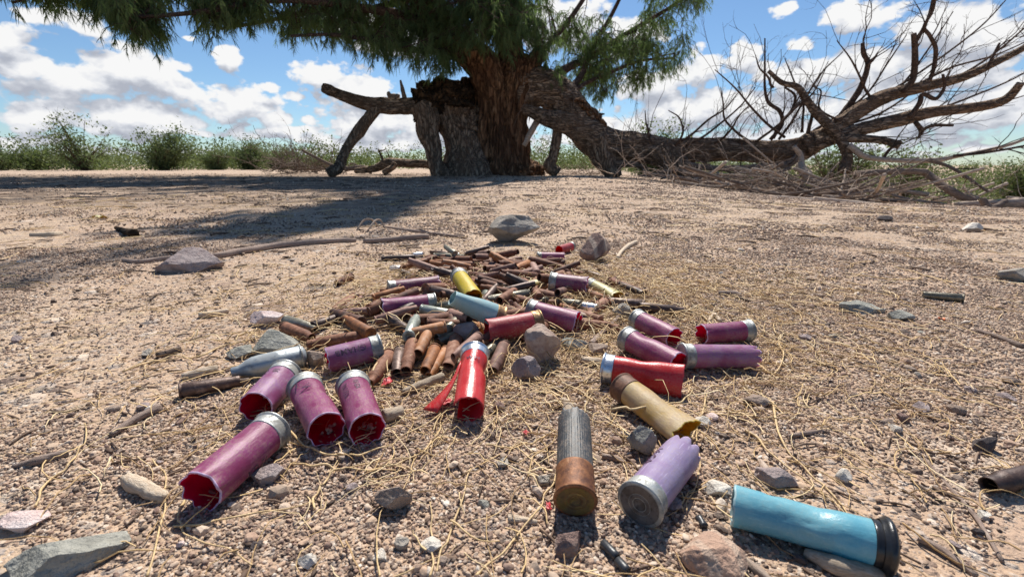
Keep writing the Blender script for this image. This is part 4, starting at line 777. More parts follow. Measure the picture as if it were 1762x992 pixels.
def hull_mesh(L, R, style='star', seed=0, flat=0.0, fang=0.0, dents=0, ribs=0, x0=0.006, lobes=8, cut=None, flare=1.0, thin=0.0008):
    rs = np.random.default_rng(seed); n = 72 if not ribs else 176; th = np.linspace(0, 2*math.pi, n, endpoint=False)
    xs = np.concatenate([np.linspace(x0, L*.8, 20), np.linspace(L*.8, L, 15)[1:]]); t = (xs-x0)/(L-x0)
    ph = rs.uniform(0, 6.28); dn = [(rs.uniform(.25, .8)*L, rs.uniform(-1.9, 1.9), rs.uniform(.0010, .0024)*(1 if k_ < 3 else .45), rs.uniform(.005, .011)*(1 if k_ < 3 else .35)) for k_ in range(dents)]
    jag = 0.5*vn(np.stack([np.cos(th)*2.6, np.sin(th)*2.6, th*0+seed], -1), seed)+0.35*vn(np.stack([np.cos(th)*7, np.sin(th)*7, th*0+seed], -1), seed+1)
    la_ = 1+.7*vn(np.stack([np.cos(th)*1.9, np.sin(th)*1.9, th*0+seed*3.3], -1), seed+2); lob = np.cos(lobes*th+ph+.35*np.sin(th*2+seed))*la_; end = np.zeros(n); lobw = 1-np.abs(np.sin(lobes*th/2+ph/2))
    if style == 'star': end = .0006*lob+.0011*jag
    if style == 'petal': end = .0034*(np.abs(np.sin(lobes*th/2+ph/2))-.6)+.0006*jag
    if style == 'torn': end = .0030*jag
    if style == 'plain': end = .0008*jag
    V = []
    def ring(x, tt, rad, e):
        m = max(0, (x-(L-.0105))/.0105); m = m*m; r = np.full(n, rad)
        if style == 'star': r = r*(1+.040*m*lob)*(1+(flare-1)*m)+.0004*m*jag
        elif style == 'petal': r = r*(1-.10*m**1.3)*(1-.16*m*np.maximum(lobw-.45, 0)/.55)
        else: r = r*(1+(flare-1)*m)+.0005*m*jag
        r = r*(1+.010*vn(np.stack([np.cos(th)*1.5, np.sin(th)*1.5, th*0+x*60+seed], -1), seed+3))
        if ribs: r = r+.00008*np.sin(ribs*th)*(x < L*.86)
        y, z = r*np.sin(th), r*np.cos(th)
        for (dx, da, dd, dw) in dn:
            g_ = np.exp(-((x-dx)/dw)**2-((np.mod(th-da+math.pi, 2*math.pi)-math.pi)*R/dw)**2); y -= g_*dd*np.sin(th); z -= g_*dd*np.cos(th)
        if flat:
            k = flat*tt**1.5; c, s = math.cos(fang), math.sin(fang); a, b = y*c+z*s, -y*s+z*c; a, b = a*(1+k*.55), b*(1-k); y, z = a*c-b*s, a*s+b*c
        return np.stack([np.full(n, x)+e*(tt**8), y, z], -1)
    outer = [ring(x, tt, R, end) for x, tt in zip(xs, t)]
    inner = [ring(x, tt, R-thin, end) for x, tt in zip(xs[::-1], t[::-1]) if x > L*.30]
    rings = outer+inner; V = np.concatenate(rings); k = len(rings); Q = []; M = []
    keep = np.ones((k-1, n), bool)
    if cut:
        (a0, a1, t0) = cut; tt_all = list(t)+[q for x, q in zip(xs[::-1], t[::-1]) if x > L*.30]
        for i in range(k-1):
            if tt_all[i] > t0 and tt_all[i+1] > t0: keep[i] = ~((th > a0) & (th < a1))
    i, j = np.nonzero(keep); j2 = (j+1) % n; Q = np.stack([i*n+j, i*n+j2, (i+1)*n+j2, (i+1)*n+j], -1)
    no = len(outer); M = np.where(i < no-2, 0, np.where(i <= no-1, 1, 2))
    mb = MB()
    for m_ in (0, 1, 2): 
        if (M == m_).any(): mb.Q.append(Q[M == m_]+0); mb.qm.append(np.full((M == m_).sum(), m_))
    # wad that closes the bottom of the bore
    c = k*n; last = (k-1)*n; jj = np.arange(n); V = np.concatenate([V, [[L*.30, 0, 0]]]); mb.T.append(np.stack([np.full(n, c), last+(jj+1) % n, last+jj], -1)); mb.tm.append(np.full(n, 2)); mb.V.append(V); mb.n = len(V)
    return mb
def text_on(parent, txt, R, x0, phi0, size, orient, mat_=INK, tilt=0):
    cu = bpy.data.curves.new('print', 'FONT'); cu.body = txt; cu.size = size; cu.resolution_u = 3; cu.align_x = 'LEFT'; cu.space_line = .85; cu.offset = size*0.012
    ob = bpy.data.objects.new('print', cu); C.objects.link(ob); me = bpy.data.meshes.new_from_object(ob); bpy.data.objects.remove(ob)
    for v in me.vertices:
        u, w_ = v.co.x, v.co.y
        if orient == 'x+': x, p = x0+u, phi0+w_/R
        elif orient == 'x-': x, p = x0-u, phi0-w_/R
        elif orient == 'p+': x, p = x0-w_, phi0+u/R
        else: x, p = x0+w_, phi0-u/R
        v.co = (x, (R+.00022)*math.sin(p), (R+.00022)*math.cos(p))
    me.materials.clear(); me.materials.append(mat_); o = link('printed_text', me, parent); return o
def shell(A, B, label, hm, em, im, head=STEEL, face=None, R=.0103, brass=.009, style='star', seed=0, roll=0, cat='shotgun shell', group=None, texts=(), **kw):
    L = (B-A).length; root = bpy.data.objects.new('shotgun_shell', None); C.objects.link(root); root.empty_display_size = .01; root.matrix_world = frame(A, B, roll); tag(root, label, cat, group)
    hull = hull_mesh(L, R*.985, style, seed, **kw).build('hull', [hm, em, im], root)
    rim = R*1.115; pr = [(0.0, .0032), (0.0, rim*.86), (.0002, rim*.97), (.0007, rim), (.0013, rim*.99), (.0018, R*1.03), (.0030, R*1.025), (brass-.0012, R*1.02), (brass-.0005, R*1.026), (brass, R*1.012), (brass+.0001, R*.985)]
    if kw.get('bigrim'): pass
    V, Q = lathe(pr, 64); nz_ = vn(V*260, seed+5)*.00010; V[:, 1:] *= (1+nz_/R)[:, None]; mb = MB(); mb.add(V, Q=Q); hd = mb.build('metal_head', head, root)
    g_ = [(.0006, .00001), (.0006, .0021), (.0003, .0023), (.0003, .0026), (.0007, .0027), (.0004, .0031), (.0001, .0034), (-.00015, .0036), (-.00015, .0052), (.0001, .0054), (-.0001, .0056), (-.0002, rim*.84)]
    V, Q = lathe(g_, 40); mb = MB(); mb.add(V, Q=Q); fc = mb.build('primer', face or head, hd); fc['label'] = 'round primer in the base'
    for tx in texts: text_on(hull, *tx)
    return root
def place2(a, b, R, Lw=None, la=0, lb=0):
    """ends from photo points, resting height = radius (+ lift); Lw: true length, reached by raising the far end"""
    for _ in range(40):
        A = hit(*a, lift=R*1.1+la); B = hit(*b, lift=R+lb); L = (B-A).length
        if Lw is None or L <= Lw*1.01 or max(la, lb) > .05: break
        if A.y > B.y: la += .0008
        else: lb += .0008
    return A, B
PR = dict(hm=PURP, em=E_PUR, im=I_PUR)
SH = []
def S(a, b, label, Lw=None, la=0, lb=0, R=.0103, lm=None, **kw):
    A, B = place2(a, b, R, Lw, la, lb); SH.append((((a[0]+b[0])/2, (a[1]+b[1])/2), lm)); return shell(A, B, label, R=R, **kw)
S((470, 738), (345, 845), 'longest purple shotgun shell, nearest at lower left, open octagonal mouth', R=.0112, seed=1, lm='the long lower left purple shell', texts=[('12 GA', .0112, .020, 1.75, .006, 'x+')], **PR)
S((492, 642), (440, 700), 'purple shell whose mouth touches the metal head of the lower left one', .062, R=.0112, seed=2, lm='the purple shell beside the gas cartridge', texts=[('GA', .0112, .013, -.75, .0058, 'x+'), ('16', .0112, .013, -.05, .0058, 'x+')], hm=PURP2, em=E_PUR, im=I_PUR)
S((524, 666), (562, 738), 'middle purple shell of the left trio, dented, with a dark arrow print', .064, R=.0112, seed=3, dents=3, lm='the middle purple shell of the left trio', texts=[('/', .0112, .016, -.75, .014, 'p+'), ('V', .0112, .018, -.5, .009, 'x+')], **PR)
S((607, 662), (632, 738), 'purple shell printed IN USA, right of the left trio, grit inside its mouth', .062, R=.0110, seed=4, lm='the right purple shell of the left trio', texts=[('IN USA', .0110, .014, -.85, .0056, 'x+'), ('16 GA', .0110, .0135, -.08, .0050, 'x+')], **PR)
S((656, 597), (563, 620), 'lilac purple shell with upside-down CHAMB print, left of casing heap', R=.0110, seed=5, lm='the printed lilac shell', texts=[('CHAMB', .0110, .013, .62, .0072, 'x+')], hm=PURP2, em=E_PUR, im=I_PUR, head=STEEL)
S((668, 497), (755, 487), 'dark plum shell at the back left of the heap, mouth to the right', .066, R=.0100, seed=6, lm='the plum shell at back left', hm=PLUM, em=E_PUR, im=I_PUR)
S((750, 521), (658, 531), 'dusty magenta shell with open left mouth, between plum shell and pale blue shell', R=.0108, seed=7, lm='the dusty magenta shell', flare=1.08, hm=PURP, em=E_PUR, im=I_PUR)
S((863, 548), (778, 512), 'flattened pale blue shell lying across the heap beside the yellow shell', .075, la=.006, lb=.030, R=.0118, seed=8, head=BRASS, lm='the pale blue shell', style='plain', flat=.38, fang=.4, dents=1, hm=PALEB, em=E_BLU, im=I_BLU)
S((789, 474), (815, 510), 'bright yellow shell leaning on the pale blue shell', .068, la=.012, lb=.012, R=.0098, seed=9, lm='the yellow shell', style='torn', flat=.15, hm=YEL, em=E_YEL, im=I_YEL)
S((930, 553), (838, 569), 'dusty red shell with brass head resting on the angular tan rock', .064, lb=.004, la=.004, R=.0112, seed=10, head=BRASS, lm='the dusty red shell', lobes=6, style='star', flare=1.05, hm=REDD, em=E_RED, im=I_RED)
S((910, 533), (993, 555), 'magenta shell with thick white frayed mouth, right of dusty red shell', R=.0112, la=.003, seed=11, lm='the white edged magenta shell', flare=1.05, style='torn', **PR)
S((946, 484), (1010, 492), 'wine purple shell at the back of the heap lying on faded yellow shells', R=.0115, la=.006, lb=.005, seed=12, lm='the back wine purple shell', flare=1.08, hm=PLUM, em=E_PUR, im=I_PUR)
S((1015, 490), (1063, 509), 'faded yellow shell squeezed flat, sticking out right of wine purple shell', .06, R=.0085, seed=13, lm='the faded yellow shell', style='torn', flat=.45, hm=PYEL, em=E_YEL, im=I_YEL)
S((940, 486), (908, 489), 'crumpled faded yellow shell peeping out left of wine purple shell', .05, R=.0085, seed=26, lm='the crumpled yellow shell', style='torn', flat=.5, dents=3, hm=PYEL, em=E_YEL, im=I_YEL)
S((924, 442), (970, 443), 'small purple shell farthest back, beside the red one near dark rock', R=.0088, seed=14, lm='the farthest purple shell', brass=.007, **PR)
S((984, 424), (962, 430), 'small red shell farthest back, leaning toward the dark purple rock', R=.0088, seed=15, lm='the farthest red shell', brass=.005, style='plain', hm=REDD, em=E_RED, im=I_RED)
S((1094, 548), (1160, 581), 'purple shell at right, back one of two parallel shells pointing down right', R=.0101, seed=16, lm='the back parallel purple shell', **PR)
S((1076, 581), (1166, 626), 'purple shell at right, front one of the parallel pair, creased mouth', R=.0105, la=.002, seed=17, dents=1, lm='the front parallel purple shell', **PR)
S((1172, 612), (1298, 613), 'lilac shell lying level with petal shaped mouth at right, below short maroon shell', R=.0102, la=.001, seed=18, lm='the level lilac shell', style='petal', texts=[('O', .0102, .029, 1.05, .010, 'x+')], hm=PURP2, em=E_PUR, im=I_PUR)
S((1290, 568), (1207, 575), 'short maroon purple shell at far right with mouth facing left', R=.0100, seed=19, lm='the rightmost maroon shell', hm=PURP, em=E_PUR, im=I_PUR)
S((1037, 632), (1175, 657), 'glossy red shell with bright steel head at right of centre, flattened tip', R=.0112, seed=20, head=STEELB, lm='the glossy red shell', style='plain', flat=.35, fang=1.2, dents=3, flare=1.03, hm=RED, em=E_RED, im=I_RED)
S((1069, 664), (1180, 742), 'amber shell with rust-caked head lying against the glossy red shell', .068, la=.002, R=.0098, seed=21, head=RUSTD, lm='the amber shell', brass=.012, style='torn', flat=.42, fang=.3, dents=2, hm=AMB, em=E_YEL, im=I_YEL)
S((990, 862), (988, 722), 'ribbed charcoal shell with rusty head facing the camera', lb=.011, R=.0097, seed=22, head=RUSTB, face=OLDBR, lm='the charcoal shell', brass=.019, x0=.013, style='torn', flare=.97, lobes=6, ribs=44, hm=GREY, em=E_GRY, im=I_GRY)
S((1100, 868), (1176, 776), 'lavender shell with grimy steel base facing the camera and closed petals behind', R=.0105, seed=23, face=GRIME, lm='the lavender shell', brass=.0085, style='petal', texts=[('16 GA', .0105, .040, .95, .0068, 'x-')], hm=LAV, em=E_PUR, im=I_PUR)
# red split shell: hull with a missing strip, the strip curling out beside it
A, B = place2((817, 607), (806, 704), .0106, .066, la=.010)
rt = shell(A, B, 'bright red shell split open lengthwise with a strip curling out left, bright head', RED, E_RED, I_RED, head=STEELB, R=.0106, seed=25, style='torn', cut=(4.0, 5.0, .28), dents=3, texts=[('WIN', .0106, .022, -.45, .005, 'p+')])
SH.append(((811, 655), 'the split red shell'))
P = []; 
for s in np.linspace(0, 1, 14): P.append([.022+.036*s, -.0102-.017*s**1.5, .004-.012*s])
P = np.array(P); wd = np.linspace(.0042, .0058, 14); nrm = np.array([0, -.4, .9]); Vs = []
for q_, (p, w_) in enumerate(zip(P, wd)):
    k_ = q_/13; sd = np.array([.42*k_, .45+.45*k_, .85*(1-k_)+.15]); sd /= np.linalg.norm(sd); Vs += [p-sd*w_, p+sd*w_, p+sd*w_+nrm*.0008, p-sd*w_+nrm*.0008]
n = len(P); i = np.arange(n-1)[:, None]*4; j = np.arange(4)[None, :]; Q = np.stack([i+j, i+(j+1) % 4, i+4+(j+1) % 4, i+4+j], -1).reshape(-1, 4); Q = np.concatenate([Q, [[0, 3, 2, 1], [(n-1)*4+q for q in range(4)]]]); mb = MB(); mb.add(Vs, Q=Q); mb.build('torn_strip', RED, rt)['label'] = 'torn strip curling away from the hull'
# large sky blue shell with black rim
A, B = place2((1528, 940), (1260, 868), .0096)
rt = shell(A, B, 'sky blue shell with black rim at lower right, dented with drips of clear plastic', BLUE, E_BLU, I_BLU, head=BLKRIM, R=.0096, seed=24, style='plain', dents=11, brass=.0062, flare=1.02, x0=.004)
SH.append(((1400, 905), 'the sky blue shell'))
V, Q = lathe([(-.001, .0001), (-.001, .0108), (0, .0120), (.0012, .0122), (.002, .0112), (.0035, .0104)], 64); mb = MB(); mb.add(V, Q=Q); mb.build('flange', BLKRIM, rt)
# grit inside three mouths
for (px, py, lab) in [(443, 688, 2), (570, 742, 3), (634, 738, 4)]:
    mb = MB(); p = hit(px, py, .004)
    for k in range(26):
        V = chip(ICO2[0], 700+k, 6, .6, .95, .1)*random.uniform(.0008, .0016); mb.add(V+np.array([p.x+random.gauss(0, .0035), p.y+.004+random.gauss(0, .003), p.z+random.uniform(-.003, .001)]), T=ICO2[1])
    if k: tag(mb.build('grit', m_rock('grit_stone', [(0.3, 0.2, 0.15), (0.45, 0.32, 0.24), (0.55, 0.45, 0.35)], 200)), 'grit washed into the mouth of %s' % {2: 'the purple shell beside the gas cartridge', 3: 'the middle shell of left trio', 4: 'the purple shell printed IN USA'}[lab], 'grit', kind='stuff')
# ================================================================== rifle and pistol casings
CM = dict(
 rust=m_rust('rusty_steel', [(0.28, (0.045, 0.018, 0.012)), (0.42, (0.115, 0.043, 0.023)), (0.55, (0.20, 0.078, 0.038)), (0.70, (0.32, 0.17, 0.11))], .05, .75),
 orange=m_rust('orange_rusty_steel', [(0.28, (0.09, 0.032, 0.013)), (0.42, (0.22, 0.078, 0.022)), (0.55, (0.36, 0.135, 0.038)), (0.72, (0.40, 0.23, 0.14))], .05, .68),
 dark=m_rust('dark_tarnished_steel', [(0.28, (0.03, 0.018, 0.015)), (0.45, (0.065, 0.038, 0.03)), (0.62, (0.12, 0.072, 0.054)), (0.75, (0.24, 0.17, 0.14))], .3, .5),
 pink=m_rust('dusty_pink_steel', [(0.28, (0.10, 0.05, 0.036)), (0.45, (0.19, 0.095, 0.07)), (0.62, (0.30, 0.17, 0.13)), (0.75, (0.42, 0.30, 0.24))], .1, .7),
 olive=m_rust('lacquered_olive_steel', [(0.28, (0.09, 0.08, 0.055)), (0.45, (0.16, 0.14, 0.10)), (0.62, (0.22, 0.20, 0.155)), (0.75, (0.30, 0.27, 0.21))], .4, .42),
 green=m_rust('grey_green_steel', [(0.28, (0.17, 0.18, 0.155)), (0.45, (0.29, 0.31, 0.27)), (0.62, (0.40, 0.42, 0.37)), (0.75, (0.50, 0.52, 0.47))], .35, .4),
 silver=m_metal('clean_aluminium', (0.74, 0.73, 0.71), (0.5, 0.48, 0.46), (0.3, 0.25, 0.2), rough=.3, amt=.15))
CW = dict(rust='rusty brown', orange='orange rusted', dark='dark tarnished', pink='dusty pinkish', olive='dull olive', green='grey green', silver='shiny silver')
CT = {'A': (.0446, .0048, .0042, .0032, .036, .040), 'B': (.0387, .0057, .0050, .0043, .0305, .0335), 'C': (.060, .0060, .0054, .0043, .049, .053), 'D': (.0190, .0049, .0048, .0048, .01, .015), 'E': (.0446, .0048, .0045, .0038, .034, .038), 'F': (.051, .0060, .0058, .0045, .041, .044)}
CK = {'A': 'slim bottleneck casing', 'B': 'stubby bottleneck casing', 'C': 'long rifle casing', 'D': 'short pistol casing', 'E': 'slim bottleneck casing', 'F': 'thick rifle casing'}
CMESH = {}
def casing_mesh(ty, mk, var):
    key = (ty, mk, var)
    if key in CMESH: return CMESH[key]
    L, r0, r1, rn, xs_, xn = CT[ty]
    pr = [(.0003, .00001), (.0003, r0*.42), (0, r0*.44), (0, r0*.93), (.0003, r0), (.0011, r0), (.0013, r0*.84), (.0022, r0*.84), (.0030, r0*.975)]
    if ty == 'D': pr += [(.008, r1), (L-.0002, r1), (L, r1*.97)]
    else: pr += [(xs_*.5, (r0*.97+r1)/2), (xs_, r1), ((xs_+xn)/2, (r1+rn)/2), (xn, rn), ((xn+L)/2, rn), (L-.0002, rn*1.01), (L, rn*.98)]
    ri = rn-.0006 if ty != 'D' else r1-.0006
    pr += [(L, ri), (L*.94, ri), (L*.82, ri if ty != 'D' else ri), (L*.45, ri*.95), (L*.45, .00001)]
    V, Q = lathe(pr, 22); sd = hash((ty, var)) % 97; th = np.arctan2(V[:, 1], V[:, 2]); rs = np.random.default_rng(sum(map(ord, ty))*10+var)
    V[:, 1:] *= (1+.03*vn(V*320+sd, 5))[:, None]
    if var: 
        f = sst(V[:, 0], L*.7, L)*rs.uniform(.05, .35); V[:, 2] *= 1-f; V[:, 1] *= 1+f*.5; dx = rs.uniform(.3, .8)*L; g_ = np.exp(-((V[:, 0]-dx)/.005)**2)*np.maximum(0, np.cos(th-rs.uniform(0, 6)))*.0012; V[:, 1:] *= (1-g_/np.maximum(np.hypot(V[:, 1], V[:, 2]), .002))[:, None]
    mb = MB(); mb.add(V, Q=Q); me = mb.build('rifle_casing', CM[mk], mesh_only=True); CMESH[key] = me; return me
CAS = []
def casing(base, mouth, ty, mk, label=None, l=0, lm=None, keep=False):
    r = CT[ty][1]; A = hit(*base, lift=r*.95+l); B = hit(*mouth, lift=CT[ty][3]*1.0+l*(.9)); mid = (A+B)/2; d = (B-A)
    if d.length < 1e-5: d = Vector((0, -1, 0))
    Lt = CT[ty][0]; d.normalize(); A = mid-d*Lt/2; me = casing_mesh(ty, mk, len(CAS) % 3)
    o = link('rifle_casing' if ty != 'D' else 'pistol_casing', me); o.matrix_world = frame(A, A+d, len(CAS)*1.7); q = to_px(mid); CAS.append((o, q[0], q[1], ty, mk, label)); return o
for b, m_, ty, mk, l in [
 ((604.8, 475), (578.8, 487.8), 'B', 'rust', 0), ((705, 443), (666.5, 444.8), 'C', 'dark', 0), ((690, 461.7), (673.7, 461.7), 'D', 'silver', 0), ((724, 437.5), (713, 438.7), 'D', 'silver', 0),
 ((607, 513), (576, 532), 'F', 'rust', 0), ((620.5, 517), (601, 527.7), 'B', 'pink', 0), ((643.5, 515.6), (621, 519), 'B', 'dark', 0), ((495.7, 552), (541, 565), 'F', 'olive', 0), ((493, 564), (532, 580), 'F', 'rust', 0),
 ((624, 555), (572, 536), 'C', 'rust', .004), ((641, 576), (592, 547), 'C', 'orange', .008), ((627.6, 577.5), (547.8, 589), 'C', 'rust', .001), ((549, 558), (580, 547), 'B', 'dark', 0), ((643, 535), (601, 535), 'A', 'pink', .003),
 ((700, 588), (718.7, 541), 'F', 'green', .010), ((749.5, 565), (712.6, 572.6), 'B', 'orange', .012), ((734, 578), (725, 597), 'B', 'orange', .008), ((708, 594), (700, 629), 'F', 'rust', .004), ((688.4, 604), (683, 640), 'B', 'dark', .002),
 ((668, 614), (639, 655), 'F', 'rust', 0), ((749, 598), (731, 639), 'B', 'orange', .004), ((764, 607), (742, 640), 'A', 'orange', .001), ((784, 583), (771, 630), 'F', 'rust', .004), ((820, 581), (784, 610), 'A', 'pink', .010),
 ((740, 535), (785, 543), 'F', 'green', .006), ((785, 554), (762, 574), 'F', 'olive', .006), ((680, 555), (698, 566), 'B', 'dark', .002), ((866, 598), (850, 634), 'F', 'pink', 0), ((853, 593), (836, 610), 'B', 'olive', 0),
 ((841.6, 524), (833, 491), 'B', 'green', .006), ((889, 491.5), (831, 487), 'C', 'rust', .005), ((868, 500), (865, 489), 'A', 'dark', .008), ((861, 503), (841.6, 501), 'B', 'rust', .002), ((892, 508), (846, 515), 'C', 'olive', .006),
 ((783.5, 489), (759, 485), 'B', 'rust', 0), ((837, 480.5), (811, 471), 'E', 'rust', .006), ((829.5, 490), (812.6, 479), 'B', 'rust', .005), ((839, 480.5), (874, 482), 'C', 'rust', .003), ((908, 478), (876.7, 484), 'F', 'dark', .004),
 ((919, 466), (881.5, 474.5), 'C', 'rust', .005), ((932, 452.7), (915.4, 464.8), 'B', 'rust', .003), ((841.6, 457.5), (811, 455), 'F', 'rust', .001), ((809, 451.5), (849, 449), 'C', 'rust', 0), ((844, 462), (875.5, 466), 'A', 'rust', .001),
 ((817, 466), (839, 469.6), 'B', 'rust', .002), ((800.5, 460), (817.4, 467), 'B', 'rust', .002), ((850, 452.7), (864.6, 456), 'B', 'pink', 0), ((884, 451.5), (867, 451), 'B', 'rust', 0), ((922.7, 449.6), (893.7, 453), 'E', 'rust', 0),
 ((898.5, 465), (890, 458.7), 'B', 'dark', 0), ((862, 444), (850, 438), 'D', 'rust', 0), ((777.5, 444), (742, 444), 'C', 'pink', 0), ((784, 449), (766.6, 451), 'B', 'rust', 0), ((788, 456), (780, 450), 'B', 'dark', .003),
 ((808, 440.6), (783.5, 449), 'B', 'silver', .001), ((791, 439), (772.7, 439), 'D', 'silver', 0), ((822, 438), (806, 440), 'B', 'pink', 0), ((833, 436), (822, 437), 'D', 'rust', 0), ((771.5, 437), (741, 434), 'E', 'dark', 0),
 ((775, 463.5), (782, 466), 'B', 'dark', 0), ((759, 480.5), (781, 473), 'E', 'dark', 0), ((861, 471.5), (883, 468.4), 'A', 'pink', .002), ((770, 474), (759, 468), 'B', 'dark', 0), ((845, 526.5), (822, 512), 'A', 'rust', .006),
 ((864.6, 521.6), (850, 519), 'B', 'pink', .001), ((876.7, 532.5), (849, 526.5), 'E', 'rust', .003), ((863.5, 478), (850, 474), 'D', 'orange', .003), ((928, 512), (918, 498), 'B', 'rust', .007), ((900, 519), (918, 517), 'B', 'rust', .001),
 ((936, 521.6), (914, 522), 'A', 'orange', .002), ((936, 506), (966, 513), 'F', 'rust', .005), ((987, 522.7), (961, 519), 'B', 'olive', .002), ((1014, 528.7), (989, 524), 'B', 'silver', .001), ((978.5, 532), (958, 524), 'A', 'orange', .001),
 ((1019.6, 547), (1000, 540), 'B', 'rust', .001), ((1004, 557), (1040, 562), 'F', 'rust', 0), ((1037, 522), (1016, 538), 'F', 'rust', 0), ((1092, 522.5), (1036, 518), 'C', 'dark', 0), ((1112, 529), (1162, 534), 'F', 'dark', 0),
 ((1064, 489), (1093, 499), 'C', 'rust', 0), ((1072, 493), (1100, 503), 'B', 'dark', 0), ((1018, 507), (1032, 513), 'F', 'orange', .002), ((1052, 484), (1034, 490), 'A', 'pink', 0), ((974.5, 460.5), (997, 463), 'A', 'rust', 0),
 ((980, 466.5), (995, 470), 'B', 'rust', 0), ((1009.5, 469), (1026.5, 474), 'A', 'dark', 0), ((948, 456), (934, 452), 'B', 'rust', 0), ((335, 668), (388, 659), 'B', 'dark', 0), ((1645, 512), (1600, 508), 'B', 'olive', 0),
 ((1800, 812), (1722, 829), 'F', 'dark', 0), ((765, 528), (790, 522), 'B', 'rust', .004), ((705, 505), (735, 500), 'B', 'rust', .001), ((900, 472), (925, 476), 'B', 'rust', .001), ((985, 540), (1012, 548), 'B', 'dark', 0)]:
    casing(b, m_, ty, mk, l=l)
rs = np.random.default_rng(99); cnt = 0
while cnt < 165:      # the rest of the heap, mostly under and behind the ones above
    x = rs.normal(842, 88); y = rs.choice([rs.uniform(444, 482), rs.uniform(444, 530), rs.uniform(470, 590)]); lim = np.interp(y, [440, 470, 520, 560, 600], [80, 150, 215, 190, 110])
    if abs(x-835) > lim or x < 560: continue
    p = hit(x, y, .005); a = rs.choice([rs.normal()*.5, rs.uniform(0, 3.14)])+math.pi*(rs.uniform() < .5); d = Vector((math.cos(a), math.sin(a), rs.normal()*.20)); ty = rs.choice(list('ABBCEF')); mk = rs.choice(['rust']*6+['orange', 'dark', 'pink', 'olive']); Lt = CT[ty][0]
    lift = CT[ty][1]+abs(rs.normal())*.0045; Aw = p-d.normalized()*Lt/2; Aw.z = H(Aw.x, Aw.y)+lift; me = casing_mesh(ty, mk, cnt % 3); o = link('rifle_casing', me); o.matrix_world = frame(Aw, Aw+d, cnt); CAS.append((o, x, y, ty, mk, None)); cnt += 1
# labels: colour, kind and the nearest shell; what still coincides is told apart by its order from left to right
LM = [(c, l) for c, l in SH if l]+[((933, 595), 'the angular tan rock'), ((880, 400), 'the grey boulder'), ((460, 622), 'the gas cartridge'), ((1025, 430), 'the dark purple rock')]
def auto_label(items, group, LM=None):
    LM = LM or globals()['LM']
    by = {}
    for it in items:
        o, x, y, head = it; dd = sorted(LM, key=lambda q: math.hypot((q[0][0]-x), (q[0][1]-y)*1.6)); (lx, ly), l = dd[0]; dx, dy = x-lx, y-ly
        rel = ('just left of' if dx < 0 else 'just right of') if abs(dx) > abs(dy)*1.9 else ('behind' if dy < 0 else 'in front of'); by.setdefault((head, rel, l), []).append((x, o))
    used = {}
    for (head, rel, l), v in by.items():
        v.sort(key=lambda q: q[0]); n = len(v); names = {1: [''], 2: ['left ', 'right '], 3: ['leftmost ', 'middle ', 'rightmost ']}.get(n) or (['leftmost ', 'second from left '] + [w_+' from left ' for w_ in ('third', 'fourth', 'fifth', 'sixth', 'seventh', 'eighth', 'ninth', 'tenth', 'eleventh', 'twelfth', 'thirteenth', 'fourteenth', 'fifteenth')])[:n-1]+['rightmost ']
        names = [names[min(i, len(names)-1)] for i in range(n)]
        for (x, o), nm in zip(v, names):
            txt = (nm.strip()+' of the '+head+'s '+rel+' '+l) if n > 1 else head+' '+rel+' '+l
            o['label'] = ' '.join(txt.split()[:16]); o['group'] = group
for o, x, y, ty, mk, lb in CAS: o['category'] = 'casing'
auto_label([(o, x, y, CW[mk]+' '+CK[ty]) for o, x, y, ty, mk, lb in CAS], 'spent casings heaped and scattered on the ground')
# ------------------------------------------------------------------ gas cartridge, black plug, scraps
A = hit(528, 610, .0095); B = hit(398, 641, .0070); root = bpy.data.objects.new('gas_cartridge', None); C.objects.link(root); L = (B-A).length; root.matrix_world = frame(A, B); tag(root, 'weathered grey steel gas cartridge with a narrow neck left of casing heap', 'gas cartridge')
CO2 = m_metal('weathered_zinc', (0.40, 0.43, 0.44), (0.28, 0.30, 0.31), (0.16, 0.19, 0.24), rough=.5, amt=.5, sc_=70)
pr = [(0, .0001), (.0002, .004), (.002, .0078), (.005, .0092), (L*.62, .0093), (L*.72, .0088), (L*.80, .0072), (L*.87, .0050), (L*.91, .0042), (L*.985, .0042), (L, .0036), (L, .0001)]
V, Q = lathe(pr, 40); V[:, 1:] *= (1+.03*fbm(V*90, 3, 7))[:, None]; mb = MB(); mb.add(V, Q=Q); mb.build('body', CO2, root)
V, Q = lathe([(.003, .0088), (.0035, .0098), (.0045, .0098), (.0050, .0092)], 40); mb = MB(); mb.add(V, Q=Q); mb.build('end_seam', STEEL, root)
BLK = m_plain('black_plastic_tube', (0.035, 0.036, 0.04), .4)
for a, b, lb in [((1037, 932), (1062, 958), 'back piece of the snapped black plastic tube below the lavender shell'), ((1062, 962), (1080, 982), 'front piece of the snapped black plastic tube below the lavender shell')]:
    A = hit(*a, lift=.0024); B = hit(*b, lift=.0022); L = (B-A).length; V, Q = lathe([(0, .0001), (0, .0017), (.0003, .0020), (L*.8, .0020), (L, .0019), (L, .0013), (L*.5, .0013), (L*.5, .0001)], 28); mb = MB(); mb.add(V, Q=Q); o = mb.build('black_tube', BLK); o.matrix_world = frame(A, B); tag(o, lb, 'plastic tube')
